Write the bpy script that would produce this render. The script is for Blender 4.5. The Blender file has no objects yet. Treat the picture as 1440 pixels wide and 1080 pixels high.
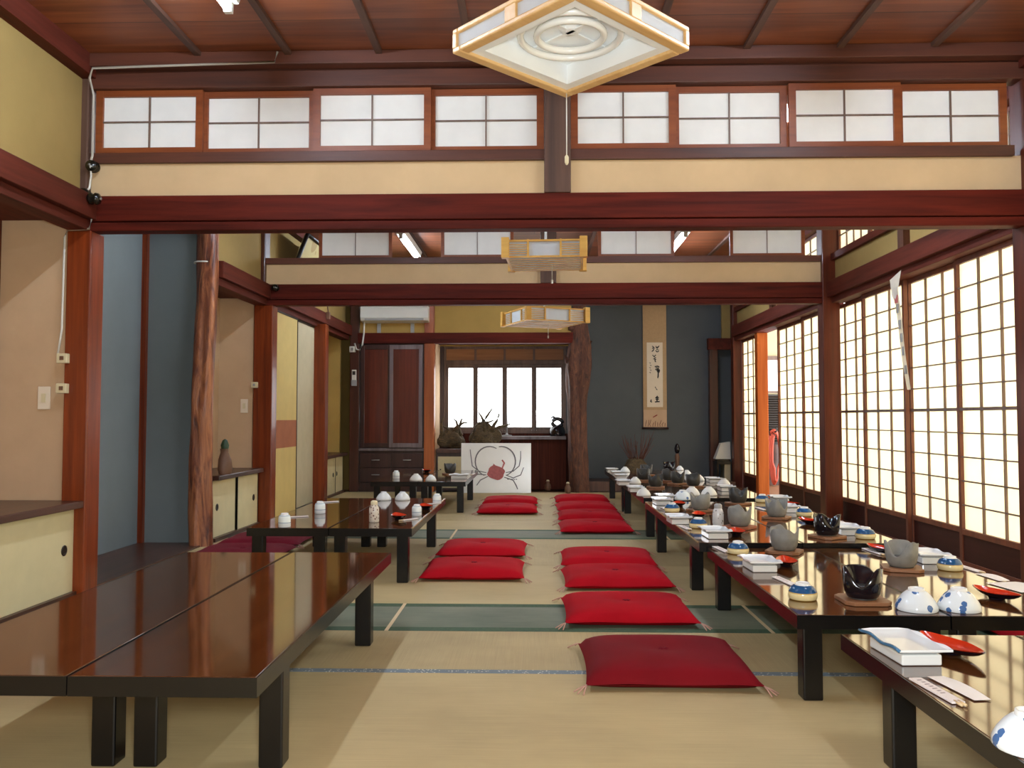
import bpy, bmesh, math, random
from mathutils import Vector, Matrix
random.seed(7)
PI = math.pi
scn = bpy.context.scene
COL = scn.collection
R = math.radians

# ------------------------------------------------------------------ camera
F = 1165.0
YAW = math.atan(32 / F); PIT = math.atan(48 / F)
cd = bpy.data.cameras.new('camera'); cam = bpy.data.objects.new('camera', cd); COL.objects.link(cam)
cam.location = (0, 0, 1.0)
cam.rotation_euler = (PI / 2 + PIT, 0, YAW)
cd.sensor_width = 36.0; cd.lens = 36.0 * F / 1440; cd.clip_start = 0.05
scn.camera = cam
_fw = Vector((-math.sin(YAW) * math.cos(PIT), math.cos(YAW) * math.cos(PIT), math.sin(PIT)))
_rt = Vector((math.cos(YAW), math.sin(YAW), 0)); _up = _rt.cross(_fw)
def at(px, py, z):
    """world x, y of a spot measured in the photograph on the level z"""
    d = _fw + _rt * ((px - 720) / F) + _up * ((540 - py) / F)
    t = (z - 1.0) / d.z
    return d.x * t, d.y * t

# ------------------------------------------------------------------ materials
def lin(h):
    h = h.lstrip('#'); o = []
    for i in (0, 2, 4):
        v = int(h[i:i + 2], 16) / 255
        o.append(v / 12.92 if v <= 0.04045 else ((v + 0.055) / 1.055) ** 2.4)
    return (*o, 1)
def new_mat(name):
    m = bpy.data.materials.new(name); m.use_nodes = True
    nt = m.node_tree; b = nt.nodes['Principled BSDF']
    return m, nt, b
def node(nt, t, **kw):
    n = nt.nodes.new(t)
    for k, v in kw.items(): setattr(n, k, v)
    return n
def coords(nt, scale=(1, 1, 1), rot=(0, 0, 0)):
    tc = node(nt, 'ShaderNodeTexCoord'); mp = node(nt, 'ShaderNodeMapping')
    mp.inputs['Scale'].default_value = scale; mp.inputs['Rotation'].default_value = rot
    nt.links.new(tc.outputs['Object'], mp.inputs['Vector'])
    return mp.outputs['Vector']
def ramp(nt, fac, stops, interp='LINEAR'):
    r = node(nt, 'ShaderNodeValToRGB'); r.color_ramp.interpolation = interp
    e = r.color_ramp.elements
    while len(e) < len(stops): e.new(0.5)
    for i, (p, c) in enumerate(stops): e[i].position = p; e[i].color = c if isinstance(c, tuple) else lin(c)
    nt.links.new(fac, r.inputs['Fac'])
    return r.outputs['Color']
def noise(nt, vec, scale=5, detail=4, rough=.55, dist=0):
    n = node(nt, 'ShaderNodeTexNoise')
    n.inputs['Scale'].default_value = scale; n.inputs['Detail'].default_value = detail
    n.inputs['Roughness'].default_value = rough; n.inputs['Distortion'].default_value = dist
    nt.links.new(vec, n.inputs['Vector'])
    return n.outputs['Fac']
def bump(nt, b, h, strength=.2, dist=.01):
    n = node(nt, 'ShaderNodeBump'); n.inputs['Strength'].default_value = strength; n.inputs['Distance'].default_value = dist
    nt.links.new(h, n.inputs['Height']); nt.links.new(n.outputs['Normal'], b.inputs['Normal'])
def plain(name, col, rough=.5, metal=0, var=.0, coat=0, spec=.5, vscale=6):
    m, nt, b = new_mat(name)
    b.inputs['Roughness'].default_value = rough; b.inputs['Metallic'].default_value = metal
    b.inputs['Coat Weight'].default_value = coat; b.inputs['Specular IOR Level'].default_value = spec
    c = lin(col)
    v = coords(nt); f = noise(nt, v, vscale, 4)
    k = max(var, .02)
    lo = tuple(x * (1 - k) for x in c[:3]) + (1,); hi = tuple(min(1, x * (1 + k)) for x in c[:3]) + (1,)
    nt.links.new(ramp(nt, f, [(.3, lo), (.7, hi)]), b.inputs['Base Color'])
    return m
def wood(name, dark, light, axis='z', rough=.35, coat=.0, fine=22, bmp=.06, spec=.5):
    m, nt, b = new_mat(name)
    s = {'x': (1.2, fine, fine), 'y': (fine, 1.2, fine), 'z': (fine, fine, 1.2)}[axis]
    v = coords(nt, s); f = noise(nt, v, 1.0, 6, .6, .6)
    v2 = coords(nt, tuple(x * .22 for x in s)); f2 = noise(nt, v2, 1.0, 3, .5, .3)
    mx = node(nt, 'ShaderNodeMath', operation='MULTIPLY_ADD')
    nt.links.new(f, mx.inputs[0]); mx.inputs[1].default_value = .55
    mu = node(nt, 'ShaderNodeMath', operation='MULTIPLY'); nt.links.new(f2, mu.inputs[0]); mu.inputs[1].default_value = .45
    nt.links.new(mu.outputs[0], mx.inputs[2])
    nt.links.new(ramp(nt, mx.outputs[0], [(.3, dark), (.7, light)]), b.inputs['Base Color'])
    b.inputs['Roughness'].default_value = rough; b.inputs['Coat Weight'].default_value = coat
    b.inputs['Coat Roughness'].default_value = .08; b.inputs['Specular IOR Level'].default_value = spec
    if bmp: bump(nt, b, f, bmp, .003)
    return m
def plaster(name, col, var=.08):
    m, nt, b = new_mat(name); c = lin(col)
    v = coords(nt); f = noise(nt, v, 2.2, 5, .6)
    lo = tuple(x * (1 - var) for x in c[:3]) + (1,); hi = tuple(min(1, x * (1 + var)) for x in c[:3]) + (1,)
    nt.links.new(ramp(nt, f, [(.3, lo), (.7, hi)]), b.inputs['Base Color'])
    b.inputs['Roughness'].default_value = .85; b.inputs['Specular IOR Level'].default_value = .2
    g = noise(nt, v, 260, 3, .7); bump(nt, b, g, .12, .002)
    return m
def tatami(name, base, alt, axis='x'):
    m, nt, b = new_mat(name)
    s = (3, 260, 1) if axis == 'x' else (260, 3, 1)
    f = noise(nt, coords(nt, s), 1, 3, .6)
    f2 = noise(nt, coords(nt, (1.1, 1.6, 1)), 1.3, 4, .6)
    mx = node(nt, 'ShaderNodeMath', operation='MULTIPLY_ADD'); mu = node(nt, 'ShaderNodeMath', operation='MULTIPLY')
    nt.links.new(f, mx.inputs[0]); mx.inputs[1].default_value = .4
    nt.links.new(f2, mu.inputs[0]); mu.inputs[1].default_value = .6; nt.links.new(mu.outputs[0], mx.inputs[2])
    nt.links.new(ramp(nt, mx.outputs[0], [(.32, alt), (.68, base)]), b.inputs['Base Color'])
    w = node(nt, 'ShaderNodeTexWave', wave_type='BANDS', bands_direction='X')
    w.inputs['Scale'].default_value = 18; nt.links.new(coords(nt, (1, 1, 1)), w.inputs['Vector'])
    b.inputs['Roughness'].default_value = .62; b.inputs['Specular IOR Level'].default_value = .3
    bump(nt, b, f, .15, .003)
    return m
def paper(name, col, trans=.5):
    m = bpy.data.materials.new(name); m.use_nodes = True; nt = m.node_tree; nt.nodes.clear()
    o = node(nt, 'ShaderNodeOutputMaterial'); d = node(nt, 'ShaderNodeBsdfDiffuse'); t = node(nt, 'ShaderNodeBsdfTranslucent'); x = node(nt, 'ShaderNodeMixShader')
    c = lin(col); v = coords(nt); f = noise(nt, v, 9, 4)
    k = ramp(nt, f, [(.3, tuple(q * .95 for q in c[:3]) + (1,)), (.7, c)])
    nt.links.new(k, d.inputs['Color']); nt.links.new(k, t.inputs['Color'])
    x.inputs['Fac'].default_value = trans
    nt.links.new(d.outputs[0], x.inputs[1]); nt.links.new(t.outputs[0], x.inputs[2]); nt.links.new(x.outputs[0], o.inputs['Surface'])
    return m
def emit(name, col, s):
    m, nt, b = new_mat(name); b.inputs['Base Color'].default_value = lin(col)
    b.inputs['Emission Color'].default_value = lin(col); b.inputs['Emission Strength'].default_value = s
    return m
def zbands(name, stops, rough=.15, z0=0, z1=1):
    """bands of glaze along the height"""
    m, nt, b = new_mat(name)
    tc = node(nt, 'ShaderNodeTexCoord'); sp = node(nt, 'ShaderNodeSeparateXYZ'); mr = node(nt, 'ShaderNodeMapRange')
    nt.links.new(tc.outputs['Object'], sp.inputs[0]); nt.links.new(sp.outputs['Z'], mr.inputs['Value'])
    mr.inputs['From Min'].default_value = z0; mr.inputs['From Max'].default_value = z1
    nt.links.new(ramp(nt, mr.outputs[0], stops, 'CONSTANT'), b.inputs['Base Color'])
    b.inputs['Roughness'].default_value = rough
    return m
def spots(name, base, spot, scale, thr, rough=.12):
    m, nt, b = new_mat(name)
    v = node(nt, 'ShaderNodeTexVoronoi'); v.inputs['Scale'].default_value = scale
    nt.links.new(coords(nt), v.inputs['Vector'])
    f = noise(nt, coords(nt), scale * 2.3, 3)
    ad = node(nt, 'ShaderNodeMath', operation='MULTIPLY_ADD'); nt.links.new(f, ad.inputs[0]); ad.inputs[1].default_value = .25; nt.links.new(v.outputs['Distance'], ad.inputs[2])
    nt.links.new(ramp(nt, ad.outputs[0], [(0, spot), (thr, base)], 'CONSTANT'), b.inputs['Base Color'])
    b.inputs['Roughness'].default_value = rough
    return m

M = {}
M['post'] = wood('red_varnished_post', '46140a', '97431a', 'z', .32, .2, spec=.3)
M['postshade'] = wood('shaded_red_post', '34120a', '6c2e18', 'z', .4, .1, spec=.25)  # backlit shade of the window-side posts put into the wood colour
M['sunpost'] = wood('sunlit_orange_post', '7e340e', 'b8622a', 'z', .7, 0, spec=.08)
M['postdark'] = wood('dark_post', '2c120b', '5a2c1a', 'z', .38, .1)
M['kick'] = wood('dark_kick_board', '2a120c', '46201a', 'y', .5, .0, spec=.2)
M['orange'] = wood('orange_post', '7a3312', 'c06a30', 'z', .35, .2)
M['beam'] = wood('red_beam', '240a06', '6e2518', 'x', .6, .0, spec=.12)
M['beamy'] = wood('dark_beam', '34160f', '672d20', 'y', .6, .0, spec=.12)
M['rail'] = wood('brown_rail', '3a2019', '6b3a28', 'x', .5)
M['frame'] = wood('orange_frame', '6a2f16', '9c5426', 'x', .45)
M['framez'] = wood('shoji_wood', '4a2416', '84462a', 'z', .45)
M['greypost'] = wood('grey_brown_post', '3e2a22', '70503f', 'z', .65)
M['ceil'] = wood('ceiling_board', '4c2212', '8c4a2c', 'x', .55, 0, 9)
M['batten'] = wood('batten', '33201a', '6b4a3a', 'y', .55)
M['plaster'] = plaster('tan_plaster', 'd0b38a')
M['plasterl'] = plaster('ochre_plaster', '957c4a')
M['plasterp'] = plaster('beige_plaster', 'c7a987')
M['blue'] = plaster('blue_grey_plaster', '6f7676', .06)
M['bluedark'] = plaster('slate_plaster', '5a5e60', .06)
M['olive'] = plaster('olive_plaster', 'b09050')
M['tatami'] = tatami('tatami_straw', 'c2ac7c', 'a8946a')
M['tatamiy'] = tatami('tatami_straw_turned', 'b9a476', '9e8a62', 'y')
M['heri'] = plain('green_edging', '3c5238', .8, var=.25, vscale=60)
M['herigrey'] = spots('speckled_edging', '6f7a80', 'c9c9bd', 70, .38, .8)
M['strip'] = tatami('grey_green_strip', '82836c', '545c4a')
M['lacq'] = wood('brown_lacquer', '361a0b', '6a3e1c', 'y', .06, .5, 30, 0)
M['black'] = plain('black_lacquer', '0c0b0c', .25, var=.1)
M['gold'] = plain('rim_glint', 'c9a876', .25, .6)  # pale metal standing in for the bright highlight on table rims
M['red'] = plain('red_cotton', 'a20716', .8, var=.12, vscale=4, spec=.1)
M['darkred'] = plain('maroon_cotton', '6d1020', .8, var=.12, spec=.2)
M['streamer'] = paper('streamer_paper', 'ddd9d0', .3)
M['tassel'] = plain('pink_thread', 'b58a78', .8)
M['shoji'] = paper('shoji_paper', 'f2dfae', .55)
M['ranma'] = paper('transom_paper', 'f3f1ea', .3)
M['cream'] = plain('cream_fusuma', 'cbbd92', .75, var=.05)
M['creamy'] = plain('yellow_fusuma', 'c7ad68', .75, var=.05)
M['creamg'] = plain('grey_cream_fusuma', 'b5a888', .75, var=.05)
M['fband'] = plain('rust_paper', '9c5a34', .75, var=.1)
M['blackline'] = plain('black_edge', '17110d', .4)
M['counter'] = wood('counter_wood', '2d1811', '5a3424', 'y', .4, .2)
M['white'] = plain('white_plastic', 'dedcd2', .35, var=.02)
M['offwhite'] = plain('yellowed_plastic', 'd8cca6', .4)
M['grey'] = plain('grey_plastic', '9a9a98', .4)
M['porc'] = plain('white_porcelain', 'e6e6e2', .12, var=.03)
M['flower'] = spots('blue_flowered_porcelain', 'e2e8ea', '4a6da0', 23, .40)
M['bowl'] = zbands('blue_gold_glaze', [(0, 'c9a45a'), (.05, 'e8d6a0'), (.40, 'c8a860'), (.46, '1f4f7c'), (.86, 'e6e9e0')], .15, 0, .062)
M['cup'] = zbands('white_cup_glaze', [(0, 'dfe4e6'), (.3, '9fb0bd'), (.36, 'e6ece9'), (.8, 'a9b7bd'), (.86, 'e8ecea')], .15, 0, .08)
M['dish'] = zbands('white_dish_glaze', [(0, 'f0f0f0'), (.5, 'dfe2e2'), (.93, 'f4f6f6')], .15, 0, .05)
M['bluerim'] = plain('blue_glaze', '3f6f94', .15)
M['lred'] = plain('red_lacquer', 'c03216', .15)
M['lblack'] = plain('black_tray_lacquer', '16101a', .12)
M['iron'] = plain('grey_iron', '7d7a72', .55, var=.12, vscale=30)
M['ironblack'] = plain('black_glaze', '151218', .14, var=.2)
M['irondark'] = plain('dark_iron', '35322d', .5, var=.2, vscale=30)
M['base'] = wood('brazier_base_wood', '6a4128', '9c6b46', 'x', .5)
M['basered'] = wood('brazier_base_reddish', '7a3a20', 'b0603a', 'x', .45)
M['pap'] = plain('white_paper', 'e9e1d8', .8, var=.03)
M['pappr'] = spots('printed_paper', 'e6dbd4', 'b89a94', 120, .2, .8)
M['ink'] = plain('ink', '1d1a18', .6)
M['inkgrey'] = plain('faded_print', '9a8a86', .8)
M['inkred'] = plain('red_ink', '8a2f1e', .6)
M['chop'] = wood('chopstick_wood', 'c8a878', 'e2caa0', 'y', .6)
M['shaker'] = spots('patterned_shaker', 'd8cfc0', '6d4a44', 70, .42, .2)
M['metal'] = spots('silver_shaker', 'd6d4d2', '77706c', 60, .34, .15)
M['lampwood'] = wood('pale_lamp_wood', 'c99a5c', 'e8c48c', 'x', .4)
M['lampwood2'] = wood('amber_lamp_wood', 'c08838', 'e6b85c', 'x', .45)
M['acryl'] = paper('frosted_panel', 'e9ecee', .4)
M['reflector'] = plain('white_enamel', 'f4f7f8', .3)
M['tubeoff'] = plain('unlit_tube', 'f2f2ee', .2)
M['tube'] = emit('lit_tube', 'd8e8fc', 80)
M['cable'] = plain('grey_cable', 'b0a99c', .5)
M['insul'] = plain('black_porcelain', '14140f', .25)
M['cloth'] = plain('white_cloth', 'c9c7bf', .85)
M['trunk'] = None
m, nt, b = new_mat('trunk_wood')
f = noise(nt, coords(nt, (9, 9, 1.3)), 1.6, 7, .65, 1.2)
nt.links.new(ramp(nt, f, [(.3, '1c100a'), (.42, '6b3620'), (.62, 'ac6a40'), (.78, '5a2e1a')]), b.inputs['Base Color'])
b.inputs['Roughness'].default_value = .35; bump(nt, b, f, .6, .02); M['trunk'] = m
m, nt, b = new_mat('bark_wood')
f = noise(nt, coords(nt, (10, 10, 2.2)), 2.2, 7, .7, 1.0)
nt.links.new(ramp(nt, f, [(.3, '22110a'), (.5, '56301d'), (.7, '7c4c30')]), b.inputs['Base Color'])
b.inputs['Roughness'].default_value = .7; bump(nt, b, f, .8, .03); M['bark'] = m
m, nt, b = new_mat('weathered_driftwood')
f = noise(nt, coords(nt, (6, 14, 14)), 2.0, 7, .7, 1.5)
nt.links.new(ramp(nt, f, [(.3, '241a10'), (.55, '5c4a2e'), (.75, '8a7448')]), b.inputs['Base Color'])
b.inputs['Roughness'].default_value = .75; bump(nt, b, f, .8, .02); M['drift'] = m
M['closet'] = wood('mahogany_door', '3c160e', '6e2f20', 'z', .3, .3)
M['closetf'] = wood('dark_closet_frame', '241412', '4a2c28', 'z', .35, .2)
M['closetg'] = wood('greyish_door_frame', '4c403e', '85777a', 'z', .4)  # paler greyish wood for one closet door frame and the ledges
M['stave'] = wood('dark_stave_wall', '25100a', '5e2a1b', 'z', .6, 0, 40, spec=.12)
M['transomw'] = wood('transom_slat', '8a5a34', 'c08a58', 'x', .5)
M['sashw'] = wood('window_sash', '4a382e', '84695a', 'z', .45)
M['scrollb'] = plain('scroll_brocade', 'b99a72', .8, var=.06, vscale=40)
M['scrollp'] = plain('scroll_paper', 'e6d8c2', .85, var=.04)
M['scrolls'] = plain('scroll_border', 'c9a888', .8, var=.06)
M['glass'] = None
m = bpy.data.materials.new('window_glass'); m.use_nodes = True; nt = m.node_tree; nt.nodes.clear()
o = node(nt, 'ShaderNodeOutputMaterial'); t = node(nt, 'ShaderNodeBsdfTransparent'); g = node(nt, 'ShaderNodeBsdfGlossy'); x = node(nt, 'ShaderNodeMixShader')
g.inputs['Roughness'].default_value = .02; x.inputs['Fac'].default_value = .07
nt.links.new(t.outputs[0], x.inputs[1]); nt.links.new(g.outputs[0], x.inputs[2]); nt.links.new(x.outputs[0], o.inputs['Surface']); M['glass'] = m
M['hose'] = plain('red_hose', 'c04a30', .5)
M['louvre'] = plain('dark_louvre', '2e2620', .5)
M['deck'] = wood('corridor_boards', '6a4a30', '8f6a48', 'y', .4)
M['extw'] = plaster('corridor_plaster', 'cdbf9a')
M['leaf'] = plain('green_leaf', '6f9a3a', .7, var=.3, vscale=20)
M['dry'] = plain('dry_twig', '5f3a30', .8, var=.2)
M['crabred'] = plain('crab_red', 'b4605e', .5, var=.15, vscale=30)
M['crabgrey'] = plain('crab_grey', '6d6a6c', .5)
M['poster'] = plain('glossy_poster', 'efefe9', .2, var=.02)
M['brown'] = plain('brown_clay', '6a4a36', .5, var=.15)
M['greencap'] = plain('green_top', '1f3a20', .5)
M['picture'] = spots('ochre_picture', 'a8945c', '8f7338', 4, .5, .6)

# ------------------------------------------------------------------ mesh builder
class MB:
    def __init__(s): s.v = []; s.f = []; s.sm = []
    def add(s, vs, fs, smooth=False):
        b = len(s.v); s.v += [tuple(p) for p in vs]
        for f in fs: s.f.append(tuple(i + b for i in f)); s.sm.append(smooth)
        return s
    def box(s, x0, x1, y0, y1, z0, z1):
        vs = [(x, y, z) for z in (z0, z1) for y in (y0, y1) for x in (x0, x1)]
        return s.add(vs, [(0, 2, 3, 1), (4, 5, 7, 6), (0, 1, 5, 4), (1, 3, 7, 5), (3, 2, 6, 7), (2, 0, 4, 6)])
    def quad(s, a, b, c, d): return s.add([a, b, c, d], [(0, 1, 2, 3)])
    def prism(s, poly, z0, z1, plane='xy', smooth=False):
        n = len(poly)
        mp = {'xy': lambda p, h: (p[0], p[1], h), 'xz': lambda p, h: (p[0], h, p[1]), 'yz': lambda p, h: (h, p[0], p[1])}[plane]
        vs = [mp(p, z0) for p in poly] + [mp(p, z1) for p in poly]
        fs = [tuple(range(n))[::-1], tuple(range(n, 2 * n))] + [(i, (i + 1) % n, n + (i + 1) % n, n + i) for i in range(n)]
        return s.add(vs, fs, smooth)
    def lathe(s, prof, n=24, c=(0, 0, 0), rfun=None, zfun=None, smooth=True):
        vs = []; m = len(prof)
        for j, (r, z) in enumerate(prof):
            for i in range(n):
                a = 2 * PI * i / n
                rr = r if rfun is None else rfun(r, z, a, j)
                zz = z if zfun is None else zfun(r, z, a, j)
                vs.append((c[0] + rr * math.cos(a), c[1] + rr * math.sin(a), c[2] + zz))
        fs = []
        for j in range(m - 1):
            for i in range(n):
                k = (i + 1) % n
                fs.append((j * n + i, j * n + k, (j + 1) * n + k, (j + 1) * n + i))
        s.add(vs, fs, smooth)
        if prof[0][0] > 1e-5: s.add([vs[i] for i in range(n)], [tuple(range(n))[::-1]])
        if prof[-1][0] > 1e-5: s.add([vs[(m - 1) * n + i] for i in range(n)], [tuple(range(n))])
        return s
    def tube(s, pts, r, n=8, closed=False, taper=None):
        pts = [Vector(p) for p in pts]; m = len(pts); vs = []
        for j, p in enumerate(pts):
            if closed: d = pts[(j + 1) % m] - pts[j - 1]
            else: d = pts[min(j + 1, m - 1)] - pts[max(j - 1, 0)]
            d.normalize()
            u = d.cross(Vector((0, 0, 1)) if abs(d.z) < .9 else Vector((1, 0, 0))).normalized(); w = d.cross(u)
            rr = r if taper is None else r * taper[j]
            for i in range(n):
                a = 2 * PI * i / n
                vs.append(p + u * (rr * math.cos(a)) + w * (rr * math.sin(a)))
        fs = []
        for j in range(m if closed else m - 1):
            for i in range(n):
                k = (i + 1) % n; q = (j + 1) % m
                fs.append((j * n + i, j * n + k, q * n + k, q * n + i))
        if not closed: fs += [tuple(range(n))[::-1], tuple(range((m - 1) * n, m * n))]
        return s.add(vs, fs, True)
    def grid(s, nu, nv, fn, smooth=True):
        vs = [fn(i / nu, j / nv) for j in range(nv + 1) for i in range(nu + 1)]
        fs = [(j * (nu + 1) + i, j * (nu + 1) + i + 1, (j + 1) * (nu + 1) + i + 1, (j + 1) * (nu + 1) + i) for j in range(nv) for i in range(nu)]
        return s.add(vs, fs, smooth)
    def mesh(s, name):
        me = bpy.data.meshes.new(name); me.from_pydata(s.v, [], s.f)
        me.polygons.foreach_set('use_smooth', s.sm)
        bm = bmesh.new(); bm.from_mesh(me); bmesh.ops.recalc_face_normals(bm, faces=bm.faces); bm.to_mesh(me); bm.free()
        me.update(); return me

def obj(name, mb, mat, parent=None, bev=0, loc=None, rotz=0):
    me = mb.mesh(name); me.materials.append(mat)
    o = bpy.data.objects.new(name, me); COL.objects.link(o)
    if parent is not None: o.parent = parent
    if loc is not None: o.location = loc
    if rotz: o.rotation_euler = (0, 0, rotz)
    if bev:
        md = o.modifiers.new('bev', 'BEVEL'); md.width = bev; md.segments = 2; md.limit_method = 'ANGLE'; md.angle_limit = R(40)
    return o
def tag(o, label, cat, group=None, kind=None):
    o['label'] = label; o['category'] = cat
    if group: o['group'] = group
    if kind: o['kind'] = kind
    return o
def thing(name, label, cat, loc=(0, 0, 0), rotz=0, group=None, kind=None):
    o = bpy.data.objects.new(name, None); COL.objects.link(o); o.empty_display_size = .1
    o.location = loc; o.rotation_euler = (0, 0, rotz)
    return tag(o, label, cat, group, kind)
def S(name, mb, mat, label, cat, bev=0, group=None):
    return tag(obj(name, mb, mat, None, bev), label, cat, group, 'structure')
def dup(root, loc, rotz=None, label=None, group=None, scale=None):
    def cp(o, par):
        c = o.copy(); COL.objects.link(c)
        if par is not None: c.parent = par
        for ch in list(o.children): cp(ch, c)
        return c
    r = cp(root, None); r.location = loc
    if rotz is not None: r.rotation_euler = (0, 0, rotz)
    if scale: r.scale = (scale, scale, scale)
    if label: r['label'] = label
    if group: r['group'] = group
    return r
def once(proto_fn):
    """first call builds the thing, later calls copy it"""
    st = {}
    def f(loc, rotz, label, group=None, scale=None, **kw):
        key = tuple(sorted(kw.items()))
        if key not in st:
            st[key] = proto_fn(**kw); o = st[key]
            o.location = loc; o.rotation_euler = (0, 0, rotz); o['label'] = label
            if group: o['group'] = group
            if scale: o.scale = (scale,) * 3
            return o
        return dup(st[key], loc, rotz, label, group, scale if scale else 1.0)
    return f

# ------------------------------------------------------------------ setting
D1, D2, D3 = 4.62, 7.75, 11.25         # front faces of the two open partitions and of the end wall
XL, XR = -2.53, 2.68                   # inner faces of the posts
ZK, ZB = 2.07, 2.27                    # under and over side of the cross beams
ZC = 3.07                              # ceiling
Y0 = -1.7

S('floor', MB().box(-3.3, 2.95, Y0, 12.4, -.12, -.03), M['deck'], 'board floor under the straw mats of the long hall', 'floor')
# straw mats: rows across the hall
rows = [(Y0, 1.50), (1.50, 3.29), (3.335, 3.93), (4.50, 5.68), (5.68, 6.905), (7.475, 8.15), (8.16, 9.7), (9.7, 11.24)]
names = ['nearest the camera', 'just before the speckled edging', 'between the speckled edging and the first green strip', 'behind the first green strip',
         'before the second green strip', 'behind the second green strip', 'under the far red cushions', 'in front of the end wall']
for i, (a, b_) in enumerate(rows):
    S('floor_mat', MB().box(-2.6, 2.82, a + .002, b_ - .002, -.03, 0), M['tatami'] if i % 2 else M['tatamiy'], 'tan straw tatami row ' + names[i], 'floor mat', group='tatami mat rows')
S('floor_edging', MB().box(-2.6, 2.82, 3.29, 3.335, -.03, .0005), M['herigrey'], 'narrow blue and white speckled cloth edging across the near mats', 'mat edging')
for k, (a, b_) in enumerate([(3.93, 4.50), (6.905, 7.475)]):
    t = thing('floor_strip', ['wide grey-green runner strip under the first cross beam', 'wide grey-green runner strip under the second cross beam'][k], 'floor strip', kind='structure')
    obj('weave', MB().box(-2.6, 2.82, a + .07, b_ - .07, -.03, 0), M['strip'], t)
    obj('border', MB().box(-2.6, 2.82, a, a + .07, -.03, .0005), M['heri'], t)
    obj('border', MB().box(-2.6, 2.82, b_ - .07, b_, -.03, .0005), M['heri'], t)
    for xs in (-.71, 1.1):
        obj('seam', MB().box(xs, xs + .018, a, b_, -.03, .001), M['chop'], t)

# ceiling
m, nt, b = new_mat('ceiling_boards')
f = noise(nt, coords(nt, (.9, 14, 1)), 1, 6, .6, .5); f2 = noise(nt, coords(nt, (.25, 2.2, 1)), 1, 2)
w = node(nt, 'ShaderNodeTexBrick'); w.inputs['Scale'].default_value = 1; w.inputs['Brick Width'].default_value = 50; w.inputs['Row Height'].default_value = .42
w.inputs['Mortar Size'].default_value = .004; w.inputs['Color1'].default_value = (.55, .55, .55, 1); w.inputs['Color2'].default_value = (1, 1, 1, 1); w.inputs['Mortar'].default_value = (.12, .12, .12, 1)
nt.links.new(coords(nt), w.inputs['Vector'])
mx = node(nt, 'ShaderNodeMix', data_type='RGBA', blend_type='MULTIPLY'); mx.inputs['Factor'].default_value = .8
ad = node(nt, 'ShaderNodeMath', operation='MULTIPLY_ADD'); nt.links.new(f, ad.inputs[0]); ad.inputs[1].default_value = .6
mu = node(nt, 'ShaderNodeMath', operation='MULTIPLY'); nt.links.new(f2, mu.inputs[0]); mu.inputs[1].default_value = .4; nt.links.new(mu.outputs[0], ad.inputs[2])
nt.links.new(ramp(nt, ad.outputs[0], [(.3, '552713'), (.7, 'aa6038')]), mx.inputs['A']); nt.links.new(w.outputs['Color'], mx.inputs['B'])
nt.links.new(mx.outputs['Result'], b.inputs['Base Color']); b.inputs['Roughness'].default_value = .42
M['ceilb'] = m
S('ceiling', MB().box(-3.3, 2.95, Y0, 12.4, ZC, ZC + .1), M['ceilb'], 'reddish brown board ceiling over the hall', 'ceiling')
for ri, (ya, yb, rn) in enumerate([(Y0, 4.6, 'near room'), (4.8, 7.73, 'middle room'), (7.93, 11.2, 'far room')]):
    for k in range(9):
        x = -1.9 + .513 * k
        S('ceiling_batten', MB().box(x - .018, x + .018, ya, yb, ZC - .025, ZC), M['batten'], 'thin brown batten along the ceiling of the ' + rn, 'ceiling batten', group='ceiling battens of the ' + rn)

def walls_box(name, mb, mat, label, cat='wall'): return S(name, mb, mat, label, cat)
# outer shell
walls_box('wall_front', MB().box(-3.3, 2.95, Y0 - .1, Y0, 0, ZC), M['plasterl'], 'ochre plaster wall behind the camera')
walls_box('wall_left', MB().box(-3.4, -3.3, Y0, 12.4, -.03, ZC), M['plasterl'], 'outer plaster wall behind the left alcoves')

# left side: upper plaster, long lintel, alcoves
def left_upper(y0, y1, label, z0=2.2):
    S('wall_left', MB().box(-2.72, -2.6, y0, y1, z0, ZC - .12), M['plasterl'], label, 'wall')
left_upper(Y0, D1, 'ochre plaster band above the lintel in the near room')
S('wall_left', MB().box(-2.655, -2.6, 6.56, D2, 2.22, ZC - .12), M['plasterl'], 'ochre plaster band above the lintel beside the gnarled trunk post', 'wall')
left_upper(D2 + .16, 11.28, 'ochre plaster band above the lintel in the far room', 2.22)
def lintel(y0, y1, label):
    S('beam', MB().box(-2.66, -2.5, y0, y1, 2.13, 2.265).box(-2.66, -2.54, y0, y1, 2.07, 2.13), M['beamy'], label, 'lintel', .004)
lintel(Y0, D1, 'dark lintel beam over the near cabinets')
lintel(6.55, D2, 'dark lintel beam from the trunk post to the second cross beam')
lintel(D2 + .15, 11.25, 'dark lintel beam over the sliding doors of the far room')
def cove(y0, y1, rn):
    S('trim_left', MB().box(-2.7, -2.52, y0, y1, ZC - .12, ZC), M['beamy'], 'dark wood cornice along the ceiling edge, cabinet side of the ' + rn, 'cornice')
    S('trim_right', MB().box(2.7, 2.85, y0, y1, ZC - .12, ZC), M['beamy'], 'dark wood cornice along the ceiling edge, window side of the ' + rn, 'cornice')
cove(Y0, D1, 'near room'); cove(D1 + .16, D2, 'middle room'); cove(D2 + .16, D3, 'far room')

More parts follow.
